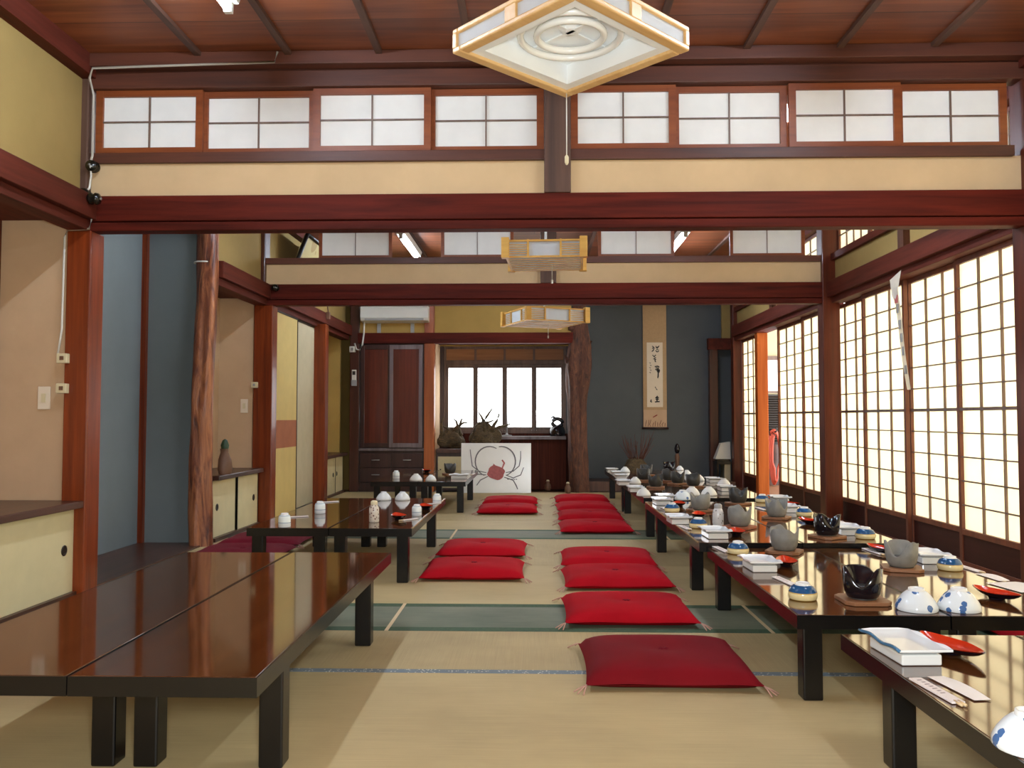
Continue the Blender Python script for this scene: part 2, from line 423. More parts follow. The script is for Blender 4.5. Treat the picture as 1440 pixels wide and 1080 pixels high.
def post(x0, x1, y0, y1, z0, z1, label, mat='post', bev=.008):
    return S('pillar', MB().box(x0, x1, y0, y1, z0, z1), M[mat], label, 'post', bev)
post(-2.67, XL, D1, D1 + .15, 0, 2.07, 'glossy red-brown post between the near cabinet and the blue alcove')
post(-2.66, -2.56, D1, D1 + .15, 2.07, ZC, 'upper part of the first post beside the transom windows', 'greypost')
post(-2.66, -2.48, D2, D2 + .15, 0, 2.07, 'glossy red-brown post before the cream sliding doors')
post(-2.66, -2.56, D2, D2 + .15, 2.07, ZC, 'short dark post over the second cross beam end', 'postdark')
post(-2.62, -2.44, 9.58, 9.73, 0, 2.1, 'red-brown post between the sliding doors and the far low cabinet')
post(-2.53, -2.40, D3, D3 + .14, 0, 2.6, 'dark corner post carrying the air conditioner remote', 'postdark')
post(-1.51, -1.37, D3, D3 + .14, 0, ZC - .05, 'orange-brown post between the closet and the window alcove', 'orange')
post(XR + .045, XR + .16, D1, D1 + .15, 0, ZC, 'shaded red post at the window end of the first cross beam', 'postshade')
post(XR, XR + .16, D2, D2 + .15, 0, ZC, 'shaded red post between the two runs of paper doors', 'postshade')
post(2.74, 2.86, 11.5, 11.64, 0, ZC, 'shaded red post at the far end of the paper doors', 'postshade')
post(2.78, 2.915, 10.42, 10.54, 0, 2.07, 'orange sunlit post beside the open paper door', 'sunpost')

# alcove end walls facing the room, backs and ceilings
def alcove(y0, y1, xb, zt, mat, rn, endmat, nearmat=None):
    S('wall_left', MB().box(xb - .08, xb, y0, y1, 0, zt), M[mat], 'back wall of the ' + rn, 'wall')
    S('wall_left', MB().box(xb, -2.672, y1, y1 + .06, 0, zt), M[endmat], 'end wall of the ' + rn, 'wall')
    S('wall_left', MB().box(xb, -2.672, y0 - .06, y0, 0, zt), M[nearmat or endmat], 'near end wall of the ' + rn, 'wall')
    S('ceiling', MB().box(xb - .08, -2.67, y0 - .06, y1 + .06, zt, zt + .05), M['beamy'], 'dark soffit of the ' + rn, 'soffit')
alcove(1.4, 4.66, -3.09, 2.14, 'plasterp', 'near cabinet alcove', 'plasterp')
alcove(4.79, 6.56, -3.15, 2.98, 'blue', 'blue-grey display alcove', 'blue')
alcove(6.63, 7.78, -3.0, 2.14, 'plasterp', 'middle cabinet alcove', 'plasterp')
alcove(9.8, 11.28, -3.0, 2.14, 'olive', 'far cabinet alcove', 'olive')
S('wall_left', MB().box(-2.72, -2.62, Y0, 1.34, 0, 2.14), M['plasterp'], 'plaster wall beside the camera before the near alcove', 'wall')
S('trim_left', MB().box(-3.15, -3.11, 6.52, 6.56, 0, 2.98), M['post'], 'thin red-brown corner strip inside the blue alcove', 'corner strip')
S('trim_left', MB().box(-3.09, -3.075, 4.63, 4.66, .53, 2.14), M['post'], 'thin brown corner strip above the near counter', 'corner strip')
S('floor', MB().box(-3.15, -2.6, 4.79, 6.56, -.03, .012), M['counter'], 'dark board floor of the blue display alcove', 'alcove floor')

def low_cabinet(y0, y1, nd, rn, xb=-3.0):
    """low cupboard with sliding paper doors"""
    c = thing('low_cabinet', 'low built-in cupboard with cream sliding doors ' + rn, 'cabinet', (-2.6, y0, 0), 0, 'low cupboards along the side wall')
    L = y1 - y0
    obj('carcass', MB().box(-.38, -.03, 0.01, L - .01, .0, .49), M['counter'], c)
    obj('base_rail', MB().box(-.03, .03, 0, L, 0, .03), M['counter'], c)
    w_ = L / nd
    for k in range(nd):
        d = obj('door', MB().box(-.02 + .012 * (k % 2), -.006 + .012 * (k % 2), k * w_ + .002, (k + 1) * w_ - .002, .031, .488), M['cream'], c)
        obj('door_edge', MB().box(-.022 + .012 * (k % 2), -.003 + .012 * (k % 2), k * w_ + .002, k * w_ + .014, .031, .488), M['blackline'], d)
        obj('door_edge', MB().box(-.022 + .012 * (k % 2), -.003 + .012 * (k % 2), (k + 1) * w_ - .014, (k + 1) * w_ - .002, .031, .488), M['blackline'], d)
        yh = (k + 1) * w_ - .12 if k % 2 else k * w_ + .12
        h = MB().lathe([(.028, -.004), (.03, .002), (.022, .004), (.016, 0.001)], 16)
        h.v = [(-.006 + .012 * (k % 2) + z, yh + x, .27 + y) for x, y, z in h.v]
        obj('finger_pull', h, M['blackline'], d)
    o = obj('counter_top', MB().box(xb, -2.54, y0, y1, .495, .535), M['counter'], None, .006)
    tag(o, 'dark wooden counter board on the low cupboard ' + rn, 'counter', 'counters on the low cupboards')
low_cabinet(1.41, 4.65, 4, 'nearest the camera', -3.08)
low_cabinet(6.64, 7.73, 2, 'beside the gnarled trunk post')
low_cabinet(9.82, 11.22, 3, 'next to the far closet')

# gnarled alcove post
def trunk(name, mat, x, y, h, prof, label, seed, n=28, lobes=3):
    rnd = random.Random(seed); ph = [rnd.uniform(0, 6) for _ in range(8)]
    mb = MB(); N = 48
    pr = [(1, h * j / N) for j in range(N + 1)]
    def rf(r, z, a, j):
        u = z / h * (len(prof) - 1); i = min(int(u), len(prof) - 2); t = u - i
        rr = prof[i] * (1 - t) + prof[i + 1] * t
        return rr * (1 + .13 * math.sin(lobes * a + ph[0] + z * 1.1) + .07 * math.sin(5 * a + ph[1] - z * 2.3) + .04 * math.sin(9 * a + ph[2] + z * 6) + .03 * math.sin(13 * z + ph[3] + 2 * a))
    mb.lathe(pr, n, (0, 0, 0), rf)
    mb.v = [(p[0] + x + .02 * math.sin(p[2] * 2 + ph[4]), p[1] + y + .015 * math.sin(p[2] * 3 + ph[5]), p[2]) for p in mb.v]
    return S(name, mb, M[mat], label, 'alcove post')
trunk('pillar', 'trunk', -2.615, 6.48, 3.0, [.09, .084, .074, .076, .08, .076, .08, .08], 'gnarled natural trunk post beside the blue alcove', 3)

tag(obj('string', MB().tube([(-2.625 + .085 * math.cos(2 * PI * i / 20), 6.50 + .085 * math.sin(2 * PI * i / 20), 2.235) for i in range(20)], .006, 6, True), M['white']), 'thin white string tied round the gnarled trunk post', 'string')
# cross partitions
for pi, (yd, rn) in enumerate([(D1, 'first'), (D2, 'second')]):
    ye = yd + .12
    S('beam', MB().box(-2.6, XR + .1, yd + .004, ye, ZK + .055, ZB).box(-2.6, XR + .1, yd + .012, ye - .01, ZK, ZK + .05), M['beam'], 'heavy red-brown beam of the %s cross partition' % rn, 'beam', .005)
    for (xa, xb, sd) in ((-2.56, .055, 'cabinet'), (.205, 2.735, 'window')):
        S('wall_partition', MB().box(xa, xb, yd + .045, ye - .035, ZB, 2.47), M['plaster'], 'tan plaster strip over the %s cross beam, %s side' % (rn, sd), 'wall')
    S('trim_partition', MB().box(-2.56, XR, yd + .02, ye - .01, 2.465, 2.525), M['rail'], 'dark sill rail under the transom windows of the %s partition' % rn, 'rail', .003)
    S('beam', MB().box(-2.56, XR + .1, yd + .005, ye, 2.895, 2.99).box(-2.56, XR + .1, yd + .03, ye - .02, 2.99, ZC), M['rail'], 'brown head beam over the transom windows of the %s partition' % rn, 'beam', .004)
    S('trim_ceiling', MB().box(-2.6, XR + .1, yd - .07, yd + .004, 2.995, ZC), M['rail'], 'cornice strip on the near face of the %s partition' % rn, 'cornice', .004)
    post(.055, .205, yd - .005, ye + .005, ZB, 2.99, 'short grey-brown post in the middle of the %s cross beam' % rn, 'greypost')

def ranma(name, x0, x1, y, z0, z1, label, fw=.04, cols=2, rows_=2, mu=.008, open_=None):
    """small sliding transom window"""
    t = thing(name, label, 'transom window', (x0, y, z0), 0, 'transom windows', 'structure')
    w_, h_ = x1 - x0, z1 - z0
    obj('frame', MB().box(0, fw, 0, .024, 0, h_).box(w_ - fw, w_, 0, .024, 0, h_).box(fw, w_ - fw, .001, .023, 0, fw * .8).box(fw, w_ - fw, .001, .023, h_ - fw * .9, h_), M['frame'], t)
    g = MB()
    for c in range(1, cols):
        x = fw + (w_ - 2 * fw) * c / cols; g.box(x - mu / 2, x + mu / 2, .003, .015, fw * .8, h_ - fw * .9)
    for r_ in range(1, rows_):
        z = h_ * r_ / rows_; g.box(fw, w_ - fw, .004, .014, z - mu / 2, z + mu / 2)
    obj('lattice', g, M['sashw'], t)
    obj('paper', MB().quad((fw * .5, .017, fw * .5), (w_ - fw * .5, .017, fw * .5), (w_ - fw * .5, .017, h_ - fw * .5), (fw * .5, .017, h_ - fw * .5)), M['ranma'], t)
    return t
def row_of(i): return ['first', 'second', 'third', 'fourth'][i]
p1 = [(-2.535, -1.912), (-1.932, -1.262), (-1.27, -.592), (-.61, .053), (.207, .803), (.785, 1.438), (1.438, 2.064), (2.046, 2.668)]
# measured positions: overlapping leaves run in two grooves
for i, (a, b_) in enumerate(p1):
    sd = 'cabinet-side end' if i < 4 else 'middle post'
    ranma('window_%d' % (i + 1), a, b_, D1 + .035 + .03 * (i % 2), 2.527, 2.893, '%s white transom window from the %s, first partition' % (row_of(i % 4), sd))
p2 = [(-2.06, -1.36), (-.89, -.2), (.6, 1.32), (1.84, 2.54)]
for i, (a, b_) in enumerate(p2):
    t = ranma('window_%d' % (i + 9), a, b_, D2 + .05, 2.527, 2.893, '%s closed white transom leaf from the cabinet side, second partition' % row_of(i), .03, 2, 1, .006)

# right side: paper doors
door_n = [0]
def shoji(y0, y1, x, label, cols=3, z0=.012, z1=2.07):
    door_n[0] += 1
    t = thing('door_%d' % door_n[0], label, 'paper door', (x, y0, 0), 0, 'sliding paper doors on the window side', 'structure')
    L = y1 - y0; st = .034
    zp0, zp1, zm = .262, 2.035, 1.06
    obj('frame', MB().box(-.016, .016, 0, st, z0, z1).box(-.016, .016, L - st, L, z0, z1).box(-.015, .015, st, L - st, zp1, z1).box(-.015, .015, st, L - st, .225, zp0).box(-.015, .015, st, L - st, z0, .05), M['framez'], t, .002)
    g = MB(); mu = .0045
    for c in range(1, cols):
        y = st + (L - 2 * st) * c / cols; g.box(-.011, .006, y - mu, y + mu, zp0, zp1)
    zs = [zm + (zp1 - zm) * k / 6 for k in range(1, 6)] + [zp0 + (zm - zp0) * k / 5 for k in range(1, 5)]
    for z in zs: g.box(-.010, .005, st, L - st, z - mu, z + mu)
    obj('lattice', g, M['sashw'], t)
    obj('middle_rail', MB().box(-.014, .008, st, L - st, zm - .011, zm + .011), M['sashw'], t)
    obj('paper', MB().quad((.008, st * .5, zp0 - .01), (.008, L - st * .5, zp0 - .01), (.008, L - st * .5, zp1 + .01), (.008, st * .5, zp1 + .01)), M['shoji'], t)
    obj('kick_board', MB().box(-.006, .006, st, L - st, .05, .225), M['kick'], t)
    return t
XS = 2.865
o4 = ['nearest the camera', 'second', 'third', 'farthest']
for k in range(4):
    shoji(1.40 + .80 * k, 1.40 + .80 * k + .83, XS + .036 * (k % 2), 'tall lattice paper door of the near room, %s from the first cross beam' % ['fourth', 'third', 'second', 'first'][k])
for k in range(4):
    shoji(4.85 + .80 * k, 4.85 + .80 * k + .83, XS + .036 * (k % 2), 'tall lattice paper door of the middle room, %s beyond the first cross beam' % row_of(k))
shoji(8.06, 8.92, XS, 'tall lattice paper door just beyond the post of the second cross beam')
shoji(8.98, 9.92, XS + .036, 'tall lattice paper door on the near side of the open gap')
shoji(10.62, 11.48, XS, 'tall lattice paper door beyond the orange post at the open gap')
def right_up(y0, y1, rn, zlow=2.47):
    S('beam', MB().box(2.72, 2.84, y0, y1, 2.125, ZB).box(2.76, 2.93, y0, y1, 2.07, 2.125), M['beamy'], 'dark lintel beam over the paper doors of the ' + rn, 'lintel', .004)
    S('wall_right', MB().box(2.8, 2.88, y0, y1, ZB, 2.47), M['plasterl'], 'ochre plaster strip over the paper doors of the ' + rn, 'wall')
    S('trim_right', MB().box(2.76, 2.9, y0, y1, 2.47, 2.53), M['beamy'], 'sill rail under the upper windows of the ' + rn, 'rail')
    S('trim_right', MB().box(2.76, 2.9, y0, y1, 2.86, 2.96), M['beamy'], 'head rail over the upper windows of the ' + rn, 'rail')
    S('trim_right', MB().box(2.76, 2.95, y0, y1, -.03, .012), M['beamy'], 'grooved floor sill under the paper doors of the ' + rn, 'sill')
    ym = (y0 + y1) / 2
    S('pillar', MB().box(2.75, 2.9, ym - .05, ym + .05, ZB, 2.96), M['postdark'], 'short dark post between the upper windows of the ' + rn, 'post')
wn = [12]
def side_window(y0, y1, label):
    wn[0] += 1
    t = thing('window_%d' % wn[0], label, 'transom window', (2.84, y0, 2.53), 0, 'upper side windows', 'structure')
    L, H = y1 - y0, .33
    obj('frame', MB().box(-.012, .012, 0, .03, 0, H).box(-.012, .012, L - .03, L, 0, H).box(-.011, .011, .03, L - .03, 0, .03).box(-.011, .011, .03, L - .03, H - .03, H), M['framez'], t)
    g = MB()
    for c in range(1, 4): y = .03 + (L - .06) * c / 4; g.box(-.009, .004, y - .005, y + .005, .03, H - .03)
    g.box(-.008, .003, .03, L - .03, H / 2 - .005, H / 2 + .005)
    obj('lattice', g, M['sashw'], t)
    obj('paper', MB().quad((.006, .02, .02), (.006, L - .02, .02), (.006, L - .02, H - .02), (.006, .02, H - .02)), M['shoji'], t)
for (a, b_, rn) in ((1.38, D1, 'near room'), (D1 + .15, D2, 'middle room'), (D2 + .15, 11.5, 'far room')):
    right_up(a, b_, rn)
    ym = (a + b_) / 2
    for (c, d, q) in ((a, ym - .05, 'near half'), (ym + .05, b_, 'far half')):
        h = (c + d) / 2
        side_window(c, h, 'small lattice paper window above the doors, first of the %s, %s' % (q, rn)); side_window(h, d, 'small lattice paper window above the doors, second of the %s, %s' % (q, rn))
S('wall_right', MB().box(2.82, 2.95, Y0, 1.38, -.03, ZC), M['plasterl'], 'plaster wall on the window side beside the camera', 'wall')

# corridor outside the paper doors
S('floor', MB().box(2.95, 3.95, .9, 12.8, -.12, -.01), M['deck'], 'board floor of the veranda corridor outside the paper doors', 'floor')
S('ceiling', MB().box(2.95, 5.5, .9, 12.8, 3.05, 3.15), M['deck'], 'unseen board ceiling and eave of the veranda corridor', 'ceiling')  # eave reaches past the floor, lengthened to shade the upper paper
S('wall_corridor', MB().box(2.95, 3.95, 12.7, 12.8, -.01, 3.05), M['extw'], 'pale end wall of the veranda corridor', 'wall')
t = thing('window_60', 'small frosted window at the end of the veranda corridor', 'window', (3.25, 12.69, 1.38), kind='structure')
obj('frame', MB().box(0, .6, -.03, 0, 0, .03).box(0, .6, -.03, 0, .5, .56).box(0, .03, -.03, 0, .03, .5).box(.57, .6, -.03, 0, .03, .5), M['sashw'], t)
obj('pane', MB().box(.03, .57, -.012, -.004, .03, .5), M['porc'], t)
t = thing('door_60', 'dark louvred door at the end of the veranda corridor', 'louvred door', (3.25, 12.69, 0), kind='structure')
mb = MB()
for k in range(20): mb.add([(0, -.03, .64 + .035 * k), (.6, -.03, .64 + .035 * k), (.6, -.004, .67 + .035 * k), (0, -.004, .67 + .035 * k), (0, -.03, .633 + .035 * k), (.6, -.03, .633 + .035 * k), (.6, -.004, .663 + .035 * k), (0, -.004, .663 + .035 * k)], [(0, 1, 2, 3), (7, 6, 5, 4), (0, 4, 5, 1), (1, 5, 6, 2), (2, 6, 7, 3), (3, 7, 4, 0)])
obj('slats', mb, M['louvre'], t)
obj('panel', MB().box(0, .6, -.004, 0, -.01, 1.36), M['louvre'], t)
obj('lower_panel', MB().box(.0, .6, -.02, -.004, -.01, .6), M['counter'], t)
hz = thing('hose', 'looped orange-red hose hanging in the veranda corridor beyond the open gap', 'hose', (3.57, 12.45, 0))
for k in range(5):
    pts = []
    for i in range(28):
        a = 2 * PI * i / 28
        rx = .055 + .016 * k; rz = .36 + .012 * k
        pts.append((rx * math.sin(a) * (1 if math.cos(a) > -.3 else .55), .025 * (k - 2) + .01 * math.sin(a), .42 + rz * math.cos(a)))
    obj('coil', MB().tube(pts, .013, 8, True), M['hose'], hz)
obj('hook', MB().tube([(0, .2, .82), (0, .0, .80), (0, -.08, .80), (0, -.1, .86)], .012), M['blackline'], hz)

# ------------------------------------------------------------------ far wall, closet, window alcove, display alcove
S('beam', MB().box(-2.42, .52, D3 - .02, D3 + .12, 2.02, 2.165), M['beam'], 'brown lintel beam over the closet and the window alcove', 'lintel', .005)
S('wall_far', MB().box(-2.42, .5, D3 + .04, D3 + .1, 2.165, ZC), M['olive'], 'olive plaster wall above the far lintel', 'wall')
S('wall_far', MB().box(-3.3, -1.44, 11.95, 12.05, -.03, ZC), M['olive'], 'wall behind the far closet', 'wall')
# closet
c = thing('closet', 'dark mahogany built-in closet with tall doors and drawers', 'closet', (-2.40, D3 + .02, 0))
obj('carcass', MB().box(0.0, .89, .03, .6, .0, 2.02), M['closetf'], c)
def ledoor(x0, x1, y, z0, z1, fm, pm, nm):
    d = obj(nm, MB().box(x0, x0 + .05, y, y + .03, z0, z1).box(x1 - .05, x1, y, y + .03, z0, z1).box(x0 + .05, x1 - .05, y, y + .03, z0, z0 + .06).box(x0 + .05, x1 - .05, y, y + .03, z1 - .06, z1), fm, c, .003)
    obj('door_panel', MB().box(x0 + .045, x1 - .045, y + .012, y + .024, z0 + .05, z1 - .05), pm, d)
    return d
ledoor(.02, .44, -.005, .60, 2.0, M['closetf'], M['closet'], 'door')
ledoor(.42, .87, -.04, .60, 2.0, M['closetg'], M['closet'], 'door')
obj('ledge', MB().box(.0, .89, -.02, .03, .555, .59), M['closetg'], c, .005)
for r_ in range(2):
    for k in range(2):
        d = obj('drawer', MB().box(.02 + .43 * k, .44 + .43 * k, .0, .03, .33 - .2 * r_, .52 - .2 * r_), M['closetf'], c, .003)
        obj('drawer_pull', MB().tube([(.18 + .43 * k, 0, .43 - .2 * r_), (.18 + .43 * k, -.02, .43 - .2 * r_), (.28 + .43 * k, -.02, .43 - .2 * r_), (.28 + .43 * k, 0, .43 - .2 * r_)], .006), M['grey'], d)
obj('plinth', MB().box(0, .89, .01, .03, 0, .12), M['closetf'], c)
# window alcove
S('wall_far', MB().box(-1.44, -1.37, D3 + .14, 12.0, 0, 2.05), M['plasterp'], 'pale side wall of the window alcove', 'wall')
S('wall_far', MB().box(-1.40, .55, 11.95, 12.05, -.03, .78), M['stave'], 'dark stave wall under the window', 'wall')
S('wall_far', MB().box(-1.40, .55, 11.95, 12.05, 2.04, ZC), M['olive'], 'wall above the alcove window', 'wall')
S('wall_far', MB().box(-1.40, -1.32, 11.95, 12.05, .78, 2.04), M['closetf'], 'dark jamb at the closet side of the alcove window', 'wall')
S('wall_far', MB().box(.45, .55, 11.95, 12.05, .78, 2.04), M['closetf'], 'dark jamb at the trunk side of the alcove window', 'wall')
S('ceiling', MB().box(-1.44, .5, D3 + .12, 12.0, 2.06, 2.12), M['beamy'], 'dark soffit of the window alcove', 'soffit')
WY = 11.97
t = thing('window_70', 'wide four-pane window glowing white at the end of the hall', 'window', (-1.32, WY, .78), kind='structure')
Wd = 1.77
obj('frame', MB().box(0, .035, 0, .06, 0, 1.26).box(Wd - .035, Wd, 0, .06, 0, 1.26).box(.035, Wd - .035, 0, .06, 0, .045).box(.035, Wd - .035, 0, .06, 1.0, 1.06).box(.035, Wd - .035, 0, .06, 1.22, 1.26), M['sashw'], t, .003)
for k in range(4):
    a = .035 + k * (Wd - .07) / 4; b_ = a + (Wd - .07) / 4
    s_ = obj('sash', MB().box(a, a + .035, .01 + .012 * (k % 2), .03 + .012 * (k % 2), .045, 1.0).box(b_ - .035, b_, .01 + .012 * (k % 2), .03 + .012 * (k % 2), .045, 1.0).box(a + .035, b_ - .035, .01 + .012 * (k % 2), .03 + .012 * (k % 2), .045, .09).box(a + .035, b_ - .035, .01 + .012 * (k % 2), .03 + .012 * (k % 2), .945, 1.0), M['sashw'], t, .003)
    obj('pane', MB().box(a + .03, b_ - .03, .018 + .012 * (k % 2), .022 + .012 * (k % 2), .085, .95), M['glass'], s_)
    obj('transom_board', MB().box(a + (.008 if k else -.005), b_ - (.008 if k < 3 else -.005), .015, .03, 1.055, 1.225), M['transomw'], t)
    if k: obj('transom_bar', MB().box(a - .016, a + .016, .0, .05, 1.055, 1.225), M['sashw'], t)
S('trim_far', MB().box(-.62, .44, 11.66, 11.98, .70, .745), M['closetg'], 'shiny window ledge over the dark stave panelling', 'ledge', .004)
S('wall_far', MB().box(-.62, .44, 11.72, 11.78, 0, .70), M['stave'], 'dark stave panelling under the window ledge', 'wall')
c = thing('low_cabinet', 'low cream-fronted cabinet under the driftwood by the window', 'cabinet', (-1.36, 11.42, 0), 0, None)
obj('carcass', MB().box(0, .73, .02, .5, 0, .52), M['closetf'], c)
obj('top', MB().box(0, .735, -.02, .52, .52, .575), M['counter'], c, .004)
for k in range(2):
    d = obj('door', MB().box(.025 + .345 * k, .36 + .345 * k, .0, .02, .04, .47), M['cream'], c)
    obj('finger_pull', MB().box(.05 + .57 * k, .07 + .57 * k, -.004, 0, .24, .3), M['blackline'], d)
# tree post
mbp = [.13, .125, .12, .125, .14, .185, .16, .10, .085, .09]
trunk('pillar', 'bark', .60, 11.36, 3.0, mbp, 'rough bark tree post between the window alcove and the scroll alcove', 11, 30, 4)
mb = MB()
for (z, a, l) in ((1.75, 2.9, .17), (1.95, .2, .16), (1.62, -.5, .16), (2.2, 2.7, .13)):
    mb.tube([(.60, 11.34, z), (.60 + l * math.cos(a), 11.34 - .06, z + .03), (.60 + l * 1.1 * math.cos(a), 11.30, z + .1)], .05, 8, taper=[1, .8, .35])
S('trim_far', mb, M['bark'], 'knobbly branch stubs on the bark tree post', 'branch stubs')
# display alcove with scroll
S('wall_far', MB().box(.55, 2.95, 12.1, 12.2, -.03, ZC), M['bluedark'], 'slate blue back wall of the scroll alcove', 'wall')
S('wall_far', MB().box(.5, .58, 11.45, 12.1, -.03, ZC), M['bluedark'], 'slate side wall of the scroll alcove next to the window', 'wall')
S('wall_far', MB().box(2.86, 2.95, 11.5, 12.1, -.03, ZC), M['bluedark'], 'slate side wall of the scroll alcove next to the paper doors', 'wall')
t = thing('trim_1', 'raised wooden step of the scroll alcove', 'alcove platform', (.72, D3 + .1, 0), kind='structure')
obj('board', MB().box(0, 2.0, .06, .74, 0.0, .13), M['counter'], t); obj('front_rail', MB().box(0, 2.0, 0, .06, 0, .135), M['greypost'], t, .004)
post(2.50, 2.62, 11.9, 12.02, .13, 2.1, 'brown post inside the scroll alcove beside the shelf', 'postdark')
S('beam', MB().box(2.48, 2.80, 11.86, 11.98, 1.98, 2.14), M['beamy'], 'dark short lintel at the corner of the scroll alcove', 'lintel')
S('wall_far', MB().box(2.68, 2.8, 11.9, 11.96, 2.14, ZC), M['plasterl'], 'ochre plaster sliver above the short far lintel', 'wall')
t = thing('corner_shelf', 'small black corner shelf beside the scroll alcove', 'shelf', (2.50, 11.62, 0))
obj('top', MB().box(.03, .23, 0, .3, .36, .40), M['black'], t, .003)
obj('panel', MB().box(.14, .22, .02, .28, 0, .36), M['creamg'], t); obj('support', MB().box(.03, .06, .02, .28, .0, .36), M['black'], t)

# scroll
t = thing('hanging_scroll', 'long hanging scroll with brushed black writing on the slate alcove wall', 'scroll', (1.745, 12.09, 0))
X0 = -.17; X1 = .17
obj('mount', MB().box(X0, X1, -.012, -.006, .86, 2.66), M['scrollb'], t)
obj('paper', MB().box(X0 + .055, X1 - .055, -.015, -.0115, 1.16, 2.10), M['scrollp'], t)
obj('lower_panel', MB().box(X0 + .003, X1 - .003, -.0145, -.0115, .87, 1.12), M['scrolls'], t)
obj('roller', MB().tube([(X0 - .02, -.02, .855), (X1 + .02, -.02, .855)], .016, 10), M['closetf'], t)
ink = MB(); rnd = random.Random(5)
def stroke(mb, pts, w0, y, th=.002):
    """flat brush stroke with pressure"""
    n = len(pts); L = []; Rr = []
    for i, (x, z) in enumerate(pts):
        a = Vector(pts[min(i + 1, n - 1)]) - Vector(pts[max(i - 1, 0)]); a.normalize()
        k = w0 * (.55 + .45 * math.sin(PI * (i + .4) / n))
        L.append((x - a.y * k, z + a.x * k)); Rr.append((x + a.y * k, z - a.x * k))
    vs = [(x, y, z) for x, z in L + Rr] + [(x, y + th, z) for x, z in L + Rr]
    fs = []
    for i in range(n - 1):
        fs += [(i, i + 1, n + i + 1, n + i), (2 * n + i, 3 * n + i, 3 * n + i + 1, 2 * n + i + 1), (i, 2 * n + i, 2 * n + i + 1, i + 1), (n + i, n + i + 1, 3 * n + i + 1, 3 * n + i)]
    mb.add(vs, fs)
def glyph(mb, cx, cz, strokes, s, y, w):
    for st in strokes: stroke(mb, [(cx + p[0] * s, cz + p[1] * s) for p in st], w, y)
G = [
    [[(-.9, .9), (-.5, .6), (-.8, .2)], [(-.9, .2), (-.3, .5), (-.6, -.3), (-1, -.6)], [(.1, .9), (.2, .5), (.6, .6), (1, .9)], [(.1, .3), (.7, .5), (.3, -.1), (.9, -.2)], [(0, -.3), (.4, -.7), (.9, -.5)]],
    [[(-.6, .9), (-.2, .4), (.3, .9)], [(-.3, .4), (.3, .2), (-.4, -.2), (.4, -.3)], [(0, .1), (.1, -.8), (.3, -1)]],
    [[(-.6, .8), (.1, .9), (.5, .7)], [(-.4, .5), (.4, .4), (-.1, .1)], [(-.5, .1), (.6, .0)], [(-.2, -.1), (.6, -.2), (.5, -.5), (-.1, -.4)], [(.2, .4), (.25, -.4), (.2, -1.5), (.1, -2)]],
    [[(-.4, .7), (-.1, .3)], [(-.1, .2), (.1, -.1), (.3, -.2)]],
    [[(.3, .9), (0, .5)], [(-.3, .4), (.6, .5)], [(.15, .7), (.15, -.5)], [(-.2, 0), (.6, .1)], [(-.4, -.6), (.8, -.5)]],
]
glyph(ink, .012, 2.00, G[0], .055, -.018, .008)
glyph(ink, .0, 1.87, G[1], .055, -.018, .008)
glyph(ink, .035, 1.70, G[2], .06, -.018, .010)
glyph(ink, .02, 1.42, G[3], .05, -.018, .006)
glyph(ink, .02, 1.27, G[4], .058, -.018, .010)
glyph(ink, -.055, 1.25, [[(0, .5), (-.2, -.3), (.3, -.4)]], .04, -.018, .010)
for k in range(5): glyph(ink, -.07 + .01 * (k % 2), 1.80 - .035 * k, [[(-.4, .2), (.3, .1), (0, -.3)]], .03, -.018, .004)
obj('writing', ink, M['ink'], t)
mb = MB(); glyph(mb, .0, 1.03, [[(-.9, -.5), (.2, .1), (.9, .5)], [(.1, .2), (.5, .2)]], .035, -.0175, .008); obj('red_mark', mb, M['inkred'], t)
mb = MB()
for k in range(9):
    x = X0 + .03 + .035 * k; stroke(mb, [(x, .88), (x - .01 + .02 * rnd.random(), .91), (x + .02 * rnd.random(), .93 + .05 * rnd.random())], .004, -.0165)
obj('grass_painting', mb, M['dry'], t)

# ornaments of the scroll alcove
t = thing('root_ornament', 'tangle of dry reddish twigs on a dark rounded root base', 'ornament', (1.42, 11.72, .13))
mb = MB(); rnd = random.Random(9)
mb.lathe([(.02, 0), (.15, .01), (.19, .1), (.17, .2), (.10, .29), (.02, .32)], 18, rfun=lambda r, z, a, j: r * (1 + .14 * math.sin(3 * a + j) + .1 * math.sin(5 * a - 2 * j)))
obj('root', mb, M['drift'], t)
mb = MB()
for k in range(34):
    a = rnd.uniform(0, 6.28); l = rnd.uniform(.25, .5); tl = rnd.uniform(.15, .55)
    p = Vector((.06 * math.cos(a), .05 * math.sin(a), .25)); pts = [p]
    for q in range(4):
        p = p + Vector((l / 4 * math.cos(a) * tl * 1.4, l / 4 * math.sin(a) * tl * .8, l / 4 * 1.0 * (1 - tl * .3))); a += rnd.uniform(-.6, .6); pts.append(p)
    mb.tube(pts, .007, 5, taper=[1, .8, .65, .5, .3])
obj('twig', mb, M['dry'], t)
t = thing('figurine', 'slim pinkish figurine with a black top under the hanging scroll', 'figurine', (2.02, 11.85, .13))
obj('body', MB().lathe([(.03, 0), (.045, .02), (.028, .2), (.035, .32), (.02, .37)], 14), M['brown'], t); obj('head', MB().lathe([(.02, .37), (.035, .40), (.04, .44), (.025, .49), (.005, .51)], 14), M['ironblack'], t)
t = thing('white_lamp', 'white folded paper stand on the black corner shelf', 'paper lamp', (2.63, 11.74, .40))
obj('shade', MB().add([(-.11, -.08, .03), (.1, -.08, .03), (.1, .08, .03), (-.11, .08, .03), (-.03, -.05, .25), (.1, -.05, .27), (.1, .05, .27), (-.03, .05, .25)], [(0, 1, 5, 4), (1, 2, 6, 5), (2, 3, 7, 6), (3, 0, 4, 7), (4, 5, 6, 7), (3, 2, 1, 0)]), M['cloth'], t)
obj('foot', MB().box(-.09, .09, -.07, .07, 0, .03), M['black'], t, .003)

